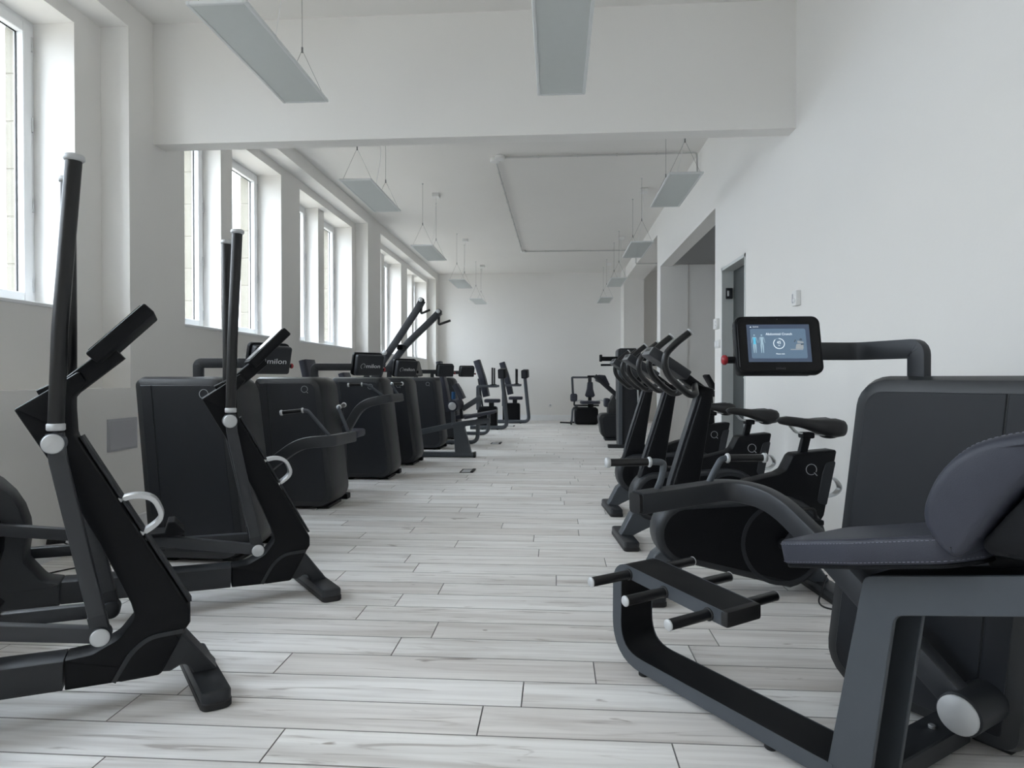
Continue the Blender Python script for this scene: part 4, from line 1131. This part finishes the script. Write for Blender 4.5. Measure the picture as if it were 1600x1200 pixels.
def tall_arms(t):
    MB().bar([(-0.52, 0.45, 0.0), (-0.46, 0.45, 0.75), (-0.30, 0.45, 1.22)], 0.09, 0.10, (1, 0, 0), 0.008).build('rear_post', 'graphite_dark', t)
    for i, (P, y) in enumerate((([(-0.33, 0, 1.13), (-0.06, 0, 1.52), (0.16, 0, 1.85), (0.205, 0, 1.93)], 0.36), ([(-0.26, 0, 1.13), (-0.05, 0, 1.42), (0.28, 0, 1.73), (0.37, 0, 1.82)], 0.56))):
        PP = [(x, y, z) for x, _, z in P]
        MB().bar(fillet(PP, [0.14, 0.05]), 0.05, 0.075, (-0.8, 0, 0.6), 0.006).build('swing_arm', 'graphite_mid', t)
        x, _, z = PP[-1]
        MB().disc((x - 0.01, y - 0.01, z), (0, 1, 0), 0.030, 0.085, 18, 0.004).build('arm_joint', 'black_plastic', t)
        MB().disc((x - 0.01, y - 0.055, z), (0, 1, 0), 0.024, 0.010, 18, 0.003).build('joint_cap', 'silver_matt', t, 50)
        dx = (0.02, 0.10) if i else (0.06, 0.03)
        h = MB().tube(fillet([(x - 0.01, y, z - 0.01), (x - 0.015, y, z - 0.15), (x + 0.12 * (1 if i else 0.5), y + (0.03 if i else 0.10), z - 0.10)], 0.02), 0.014, 10).build('hand_grip', 'grip_rubber', t, 50)
    MB().disc((-0.22, 0.31, 1.335), (0, 1, 0), 0.028, 0.012, 18, 0.003).build('joint_cap', 'silver_matt', t, 50)
    MB().rbox(-0.10, -0.03, 0.38, 0.55, 1.37, 1.43, 0.01, 1).build('arm_link', 'black_plastic', t)
row_machine('third black strength tower in the window row, with two tall slanted arms', (-1.720, 6.86), None, None, (),
            dict(pole=(-0.32, -0.05), elbow=(-0.08, 0.0), head=(0.060, 0.06, 1.160), face=136, red=False), seat=(-0.62, 0.45, 1.10), extra=tall_arms)
def leg_bench(t):
    y = 0.43
    ox = 1.70
    W = lambda pts: [(x + ox, z) for x, z in pts]
    MB().rbox(-1.90 + ox, -1.055 + ox, y - 0.05, y + 0.05, 0.008, 0.066, 0.005, 1).build('floor_bar', 'graphite', t)
    MB().rbox(-1.075 + ox, -1.050 + ox, y - 0.055, y + 0.055, 0.0, 0.070, 0.004, 1).build('floor_bar_cap', 'black_rubber', t)
    MB().prism(rpoly(W([(-1.32, 0.062), (-1.105, 0.062), (-1.195, 0.40), (-1.12, 0.47), (-1.38, 0.44), (-1.34, 0.38)]), [0, 0, 0.04, 0.02, 0.02, 0.03]), y - 0.045, y + 0.045, 0.005).build('pedestal', 'graphite', t)
    MB().bar([(-1.92 + ox, y, 0.30), (-1.34 + ox, y, 0.425), (-0.86 + ox, y, 0.485)], 0.07, 0.070, (0, 0, 1), 0.008).build('bench_beam', 'graphite', t)
    pr = rpoly(W([(-1.19, 0.505), (-0.79, 0.585), (-0.765, 0.60), (-0.785, 0.625), (-1.17, 0.555)]), 0.012)
    MB().prism(pr, y - 0.16, y + 0.16, 0.015, seg=3).build('seat', 'leather', t, 50)
    MB().bar([(-1.345 + ox, y, 0.44), (-1.355 + ox, y, 0.66)], 0.05, 0.05, (1, 0, 0), 0.006).build('roller_post', 'graphite', t)
    rl = MB().tube([(-1.335 + ox, y - 0.16, 0.680), (-1.29 + ox, y + 0.08, 0.70)], 0.075, 24).build('leg_roller', 'leather', t, 50)
    MB().disc((-1.336 + ox, y - 0.164, 0.680), (0.18, 1, 0.08), 0.052, 0.012, 24, 0.003).build('roller_cap', 'silver_matt', rl, 50)
    MB().bar([(-1.24 + ox, y + 0.10, 0.63), (-0.99 + ox, y + 0.10, 0.79)], 0.05, 0.07, (0, 0, 1), 0.006).build('leg_lever', 'graphite', t)
    MB().sweep([(-1.335 + ox, y + 0.1, 0.955), (-1.29 + ox, y + 0.1, 0.88), (-1.235 + ox, y + 0.1, 0.765)], rpoly([(-0.12, -0.035), (0.12, -0.035), (0.12, 0.035), (-0.12, 0.035)], 0.025), (1, 0, 0)).build('back_pad', 'leather', t, 50)
    MB().bar([(-1.27 + ox, y + 0.1, 0.80), (-1.25 + ox, y + 0.1, 0.50)], 0.04, 0.04, (1, 0, 0), 0.005).build('back_post', 'graphite_dark', t)
    MB().tube([(-1.36 + ox, y + 0.10, 0.76), (-1.36 + ox, y + 0.10, 0.86)], 0.026, 14).build('blue_bottle', 'blue_plastic', t, 50)  # stands for a small blue bottle on the machine, not a control
row_machine('strength machine with a low leg bench and round roller in front, beyond the tall arms', (-1.70, 7.95), None, None, (), dict(pole=(-0.38, -0.05), elbow=(-0.2, 0.0), head=(-0.045, 0.05, 1.165), face=-6, text=False, red=True), extra=leg_bench)
def bent_foot(xo, yo, xe, ztop, seatpad=True):
    def f(t):
        MB().tube(fillet([(xo, yo, 0.035), (xe, yo, 0.035), (xe + 0.01, yo, ztop)], 0.12, 7), 0.032, 14).build('bent_tube', 'graphite', t, 50)
        for x in (xo + 0.25, xe - 0.14): MB().disc((x, yo, 0.008), (0, 0, 1), 0.02, 0.016, 12, 0.002).build('floor_pad', 'black_rubber', t)
        if seatpad:
            MB().prism(rpoly([(xe - 0.34, ztop), (xe + 0.05, ztop + 0.04), (xe + 0.06, ztop + 0.075), (xe - 0.33, ztop + 0.07)], 0.02), yo - 0.16, yo + 0.16, 0.015, seg=3).build('seat', 'leather', t, 50)
            backrest(t, xe - 0.45, yo + 0.02, ztop + 0.12, 1.02 if ztop < 0.4 else 1.3, 0.16)
    return f
row_machine('slender black strength tower with light edges behind the leg bench', (-1.68, 9.61), None, None, (), dict(pole=(-0.42, -0.08), elbow=(-0.2, -0.02), head=(-0.02, 0.10, 1.165), face=125, text=False), extra=bent_foot(-0.2, 0.36, 0.46, 0.40), edge='graphite_dark')
row_machine('last black strength tower in the window row, with a display head on a long arm', (-1.68, 11.17), None, None, (), dict(pole=(-0.48, -0.06), elbow=(-0.1, -0.02), head=(0.10, 0.10, 1.165), face=120, text=False), extra=bent_foot(-0.2, 0.42, 0.46, 0.42, False))

def far_seat_machine(label, ox, oy, px, padz):
    """machine by the far wall: floor tube bending up to a leaning post with a display, seat, backrest, motor box, upright grips"""
    t = thing('seated_machine', label, 'gym machine', (ox, oy, 0), 0, 'seated machines by the far wall')
    MB().tube(fillet([(-0.75, 0, 0.045), (px, 0, 0.045), (px - 0.10, 0, 1.06)], 0.13, 7), 0.040, 14).build('bent_post', 'graphite', t, 50)
    for x in (-0.5, px - 0.2): MB().disc((x, 0, 0.010), (0, 0, 1), 0.024, 0.020, 12, 0.002).build('floor_pad', 'black_rubber', t)
    M = Matrix.Translation((px - 0.095, 0, 1.135)) @ Matrix.Rotation(R(-12), 4, 'Z') @ Matrix.Rotation(R(8), 4, 'X')
    d = MB().rbox(-0.07, 0.07, -0.11, 0.11, -0.095, 0.095, 0.02, 2, M).build('display', 'black_plastic', t)
    MB().rbox(-0.055, 0.055, -0.118, -0.108, -0.075, 0.075, 0.003, 1, M).build('rear_housing', 'shell', d, 0)
    MB().rbox(-0.62, -0.22, 0.06, 0.36, 0.0, 0.46, 0.05, 3).build('motor_box', 'black_plastic', t)
    MB().prism(rpoly([(-0.48, 0.05), (-0.16, 0.07), (-0.16, 0.35), (-0.48, 0.37)], 0.06), 0.54, 0.61, 0.02, 'xy', 3).build('seat', 'leather', t, 50)
    MB().bar([(-0.34, 0.21, 0.43), (-0.34, 0.21, 0.56)], 0.10, 0.10, (1, 0, 0), 0.006).build('seat_post', 'graphite_dark', t)
    backrest(t, -0.44, 0.21, 0.66, 1.40, 0.20, 0.34, 0.125)
    for y in (-0.02, 0.42):
        MB().bar(fillet([(-0.60, y, 0.40), (-0.60, y, 0.875), (-0.20, y, 0.875)], 0.03), 0.05, 0.05, (-1, 0, 0), 0.005).build('grip_bracket', 'graphite', t)
        g = MB().tube([(-0.30, y, 0.90), (-0.30, y, 1.25)], 0.017, 12).build('upright_grip', 'grip_rubber', t, 50)
        MB().disc((-0.30, y, 0.905), (0, 0, 1), 0.045, 0.015, 16, 0.003).build('grip_plate', 'black_plastic', g)
    return t
far_seat_machine('seated machine with tall leaning display post, nearer of two by the far wall', -0.97, 12.85, 0.0, 1)
far_seat_machine('seated machine with tall leaning display post, right beside the far wall skirting', -0.60, 14.62, 0.0, 1)

# ---- far right machines
t = thing('column_station', 'tall dark column station with side rails standing behind the bikes', 'gym machine', (1.10, 9.70, 0), 0)
MB().prism(rpoly([(-0.155, 0.02), (-0.175, 1.49), (0.17, 1.49), (0.20, 0.02)], [0.01, 0.05, 0.05, 0.01]), -0.05, 0.35, 0.02, seg=2).build('column', 'shell', t)
MB().rbox(-0.165, -0.105, -0.09, -0.02, 0.02, 1.18, 0.006, 1).build('front_post', 'graphite', t)
MB().rbox(-0.13, 0.14, -0.062, -0.045, 1.20, 1.46, 0.01, 2).build('head_panel', 'graphite_dark', t)
MB().rbox(-0.32, 0.30, -0.10, 0.0, 0.0, 0.05, 0.006, 1).build('floor_foot', 'graphite_dark', t)
for s, xx in ((-1, -0.42), (1, 0.46)):
    MB().rbox(min(0, xx), max(0, xx), -0.02, 0.06, 1.300, 1.365, 0.008, 1).build('side_rail', 'black_plastic', t)
    MB().rbox(min(0, xx), max(0, xx), -0.01, 0.04, 1.225, 1.255, 0.006, 1).build('lower_rail', 'black_plastic', t)
    MB().rbox(xx - 0.02, xx + 0.02, -0.03, 0.07, 1.290, 1.395, 0.008, 1).build('rail_stop', 'black_plastic', t)
MB().tube([(0.12, -0.07, 0.95), (0.14, -0.07, 0.30)], 0.012, 10).build('guide_rod', 'silver_matt', t)
MB().disc((0.10, -0.06, 0.42), (0, 1, 0), 0.05, 0.03, 18, 0.004).build('pulley', 'graphite_dark', t)

t = thing('press_machine', 'dark rounded press machine with a diagonal padded arm beyond the bikes', 'gym machine', (1.02, 10.95, 0), 0)
MB().prism(rpoly([(-0.25, 0.03), (-0.31, 0.44), (0.12, 0.46), (0.16, 0.03)], [0.12, 0.08, 0.03, 0.03], 5), -0.16, 0.26, 0.035, seg=2).build('lower_housing', 'shell_edge', t)
MB().prism(rpoly([(-0.20, 0.08), (-0.25, 0.40), (0.08, 0.41), (0.10, 0.08)], 0.06), -0.166, -0.155, 0.002).build('side_panel', 'shell', t)
MB().prism(rpoly([(-0.14, 0.40), (-0.14, 0.60), (-0.05, 0.76), (0.12, 0.78), (0.14, 0.40)], [0, 0.05, 0.06, 0.03, 0]), -0.10, 0.20, 0.03, seg=2).build('upper_housing', 'shell_edge', t)
MB().rbox(-0.20, -0.10, -0.05, 0.15, 0.55, 0.70, 0.03, 3).build('hip_pad', 'leather', t, 50)
MB().bar([(0.02, -0.12, 0.74), (-0.36, -0.12, 1.08)], 0.05, 0.075, (0, 0, 1), 0.008).build('press_arm', 'graphite_dark', t)
MB().prism(rpoly([(-0.36, 1.00), (-0.30, 1.10), (-0.18, 1.09), (-0.10, 0.92), (-0.15, 0.90)], 0.03), -0.08, 0.10, 0.02, seg=2).build('arm_pad', 'leather', t, 50)
MB().disc((0.03, -0.15, 0.73), (1, 0, 0), 0.045, 0.09, 20, 0.004).build('arm_joint', 'silver_matt', t, 50)
MB().rbox(-0.20, 0.10, -0.22, 0.10, 0.0, 0.032, 0.006, 1).build('floor_plate', 'graphite_dark', t)

t = thing('hip_machine', 'small black seated hip machine at the far end of the right row', 'gym machine', (0.68, 14.35, 0), 0)
MB().rbox(-0.25, 0.27, -0.05, 0.45, 0.0, 0.38, 0.06, 3).build('motor_box', 'black_plastic', t)
MB().rbox(-0.262, -0.20, -0.02, 0.42, 0.02, 0.36, 0.02, 2).build('side_cap', 'graphite', t)
MB().prism(rpoly([(-0.10, 0.0), (0.30, 0.0), (0.33, 0.20), (0.25, 0.42), (-0.05, 0.42), (-0.13, 0.20)], 0.06), 0.455, 0.525, 0.02, 'xy', 3).build('seat', 'leather', t, 50)
MB().rbox(0.05, 0.17, 0.10, 0.22, 0.36, 0.46, 0.008, 1).build('seat_post', 'black_plastic', t)
MB().prism(rpoly([(-0.01, 0.64), (0.03, 0.78), (0.05, 0.95), (0.17, 0.95), (0.18, 0.78), (0.22, 0.64), (0.18, 0.60), (0.03, 0.60)], 0.02), 0.34, 0.41, 0.02, seg=3).build('backrest', 'leather', t, 50)
MB().bar([(0.105, 0.42, 0.36), (0.105, 0.43, 1.08)], 0.08, 0.05, (0, 1, 0), 0.006).build('back_post', 'graphite_dark', t)
MB().rbox(0.05, 0.32, 0.38, 0.46, 1.05, 1.10, 0.008, 1).build('top_bracket', 'black_plastic', t)
MB().bar(fillet([(0.08, 0.42, 1.055), (-0.30, 0.42, 1.055), (-0.28, 0.30, 0.60)], 0.02), 0.04, 0.045, (0, 0, 1), 0.005).build('side_arm', 'graphite', t)
MB().rbox(-0.345, -0.185, 0.20, 0.32, 0.505, 0.685, 0.04, 3).build('knee_pad', 'leather', t, 50)
MB().tube(fillet([(-0.25, 0.25, 0.52), (-0.26, 0.22, 0.42), (0.30, 0.22, 0.42)], 0.03), 0.02, 10).build('knee_arm', 'graphite_dark', t, 50)
MB().tube(fillet([(-0.20, 0.10, 0.40), (-0.30, -0.02, 0.36), (-0.32, -0.05, 0.05)], 0.06), 0.022, 10).build('foot_arm', 'graphite', t, 50)
for p, q in (((-0.32, -0.10, 0.045), (-0.58, -0.10, 0.055)), ((-0.32, 0.02, 0.045), (-0.18, 0.02, 0.055))):
    MB().tube([p, q], 0.018, 10).build('foot_bar', 'black_rubber', t, 50)
MB().tube([(-0.33, -0.04, 0.0), (-0.33, -0.04, 0.09)], 0.02, 10).build('foot_stop', 'black_rubber', t, 50)
for s in (-1, 1):
    MB().tube(fillet([(0.10, 0.10, 0.50), (0.10 + s * 0.24, 0.08, 0.55), (0.10 + s * 0.31, 0.06, 0.51)], 0.04), 0.012, 8).build('hand_grip', 'silver_matt', t, 50)

t = thing('console_stand', 'black machine console on a post seen through the wide opening in the right wall', 'console', (2.02, 8.55, 0), 0)
MB().rbox(-0.25, 0.25, -0.06, 0.06, 0.0, 0.06, 0.01, 1).build('floor_foot', 'black_plastic', t)
MB().tube([(0.06, 0, 0.04), (0.0, 0, 0.92)], 0.03, 12).build('post', 'black_plastic', t)
M = Matrix.Translation((0.0, 0, 0.99)) @ Matrix.Rotation(R(60), 4, 'Y')
MB().rbox(-0.11, 0.11, -0.13, 0.13, -0.02, 0.02, 0.01, 2, M).build('console', 'black_plastic', t)
MB().rbox(-0.08, 0.06, -0.10, 0.10, 0.80, 0.88, 0.02, 2).build('bracket', 'black_plastic', t)
MB().tube([(-0.12, -0.10, 0.55), (-0.12, -0.10, 0.95)], 0.010, 8).build('side_rod', 'black_plastic', t)

# ================================================================== CABLES
def cable(pts, label, r=0.004, plug=None):
    t = thing('power_cable', label, 'cable', pts[0])
    o0 = Vector(pts[0])
    MB().tube(fillet([Vector(p) - o0 for p in pts], 0.08, 6), r, 8).build('cord', 'black_rubber', t, 50)
    if plug:
        a, b = Vector(plug[0]) - o0, Vector(plug[1]) - o0
        MB().tube([a, (a + b) / 2, b], lambda s: 0.021 - 0.010 * s, 12).build('plug', 'black_rubber', t, 50)
    return t
cable([(-2.84, 3.47, 0.115), (-2.70, 3.55, 0.03), (-2.45, 3.65, 0.006), (-2.25, 3.58, 0.005), (-2.40, 3.45, 0.005), (-2.62, 3.36, 0.005), (-2.78, 3.1, 0.005), (-2.70, 2.7, 0.005)], 'black power cable with a plug at the skirting board behind the elliptical trainers', plug=((-2.883, 3.44, 0.12), (-2.82, 3.50, 0.105)))
cable([(1.30, 3.16, 0.10), (1.20, 3.02, 0.004), (1.26, 2.95, 0.004), (1.40, 3.05, 0.05), (1.58, 3.1, 0.12)], 'black power cable on the floor behind the nearest exercise bike')
cable([(1.60, 6.50, 0.32), (1.57, 6.48, 0.30), (1.55, 6.2, 0.02), (1.50, 6.0, 0.006)], 'black power cable plugged in low beside the doorway', plug=((1.618, 6.50, 0.32), (1.57, 6.48, 0.30)))
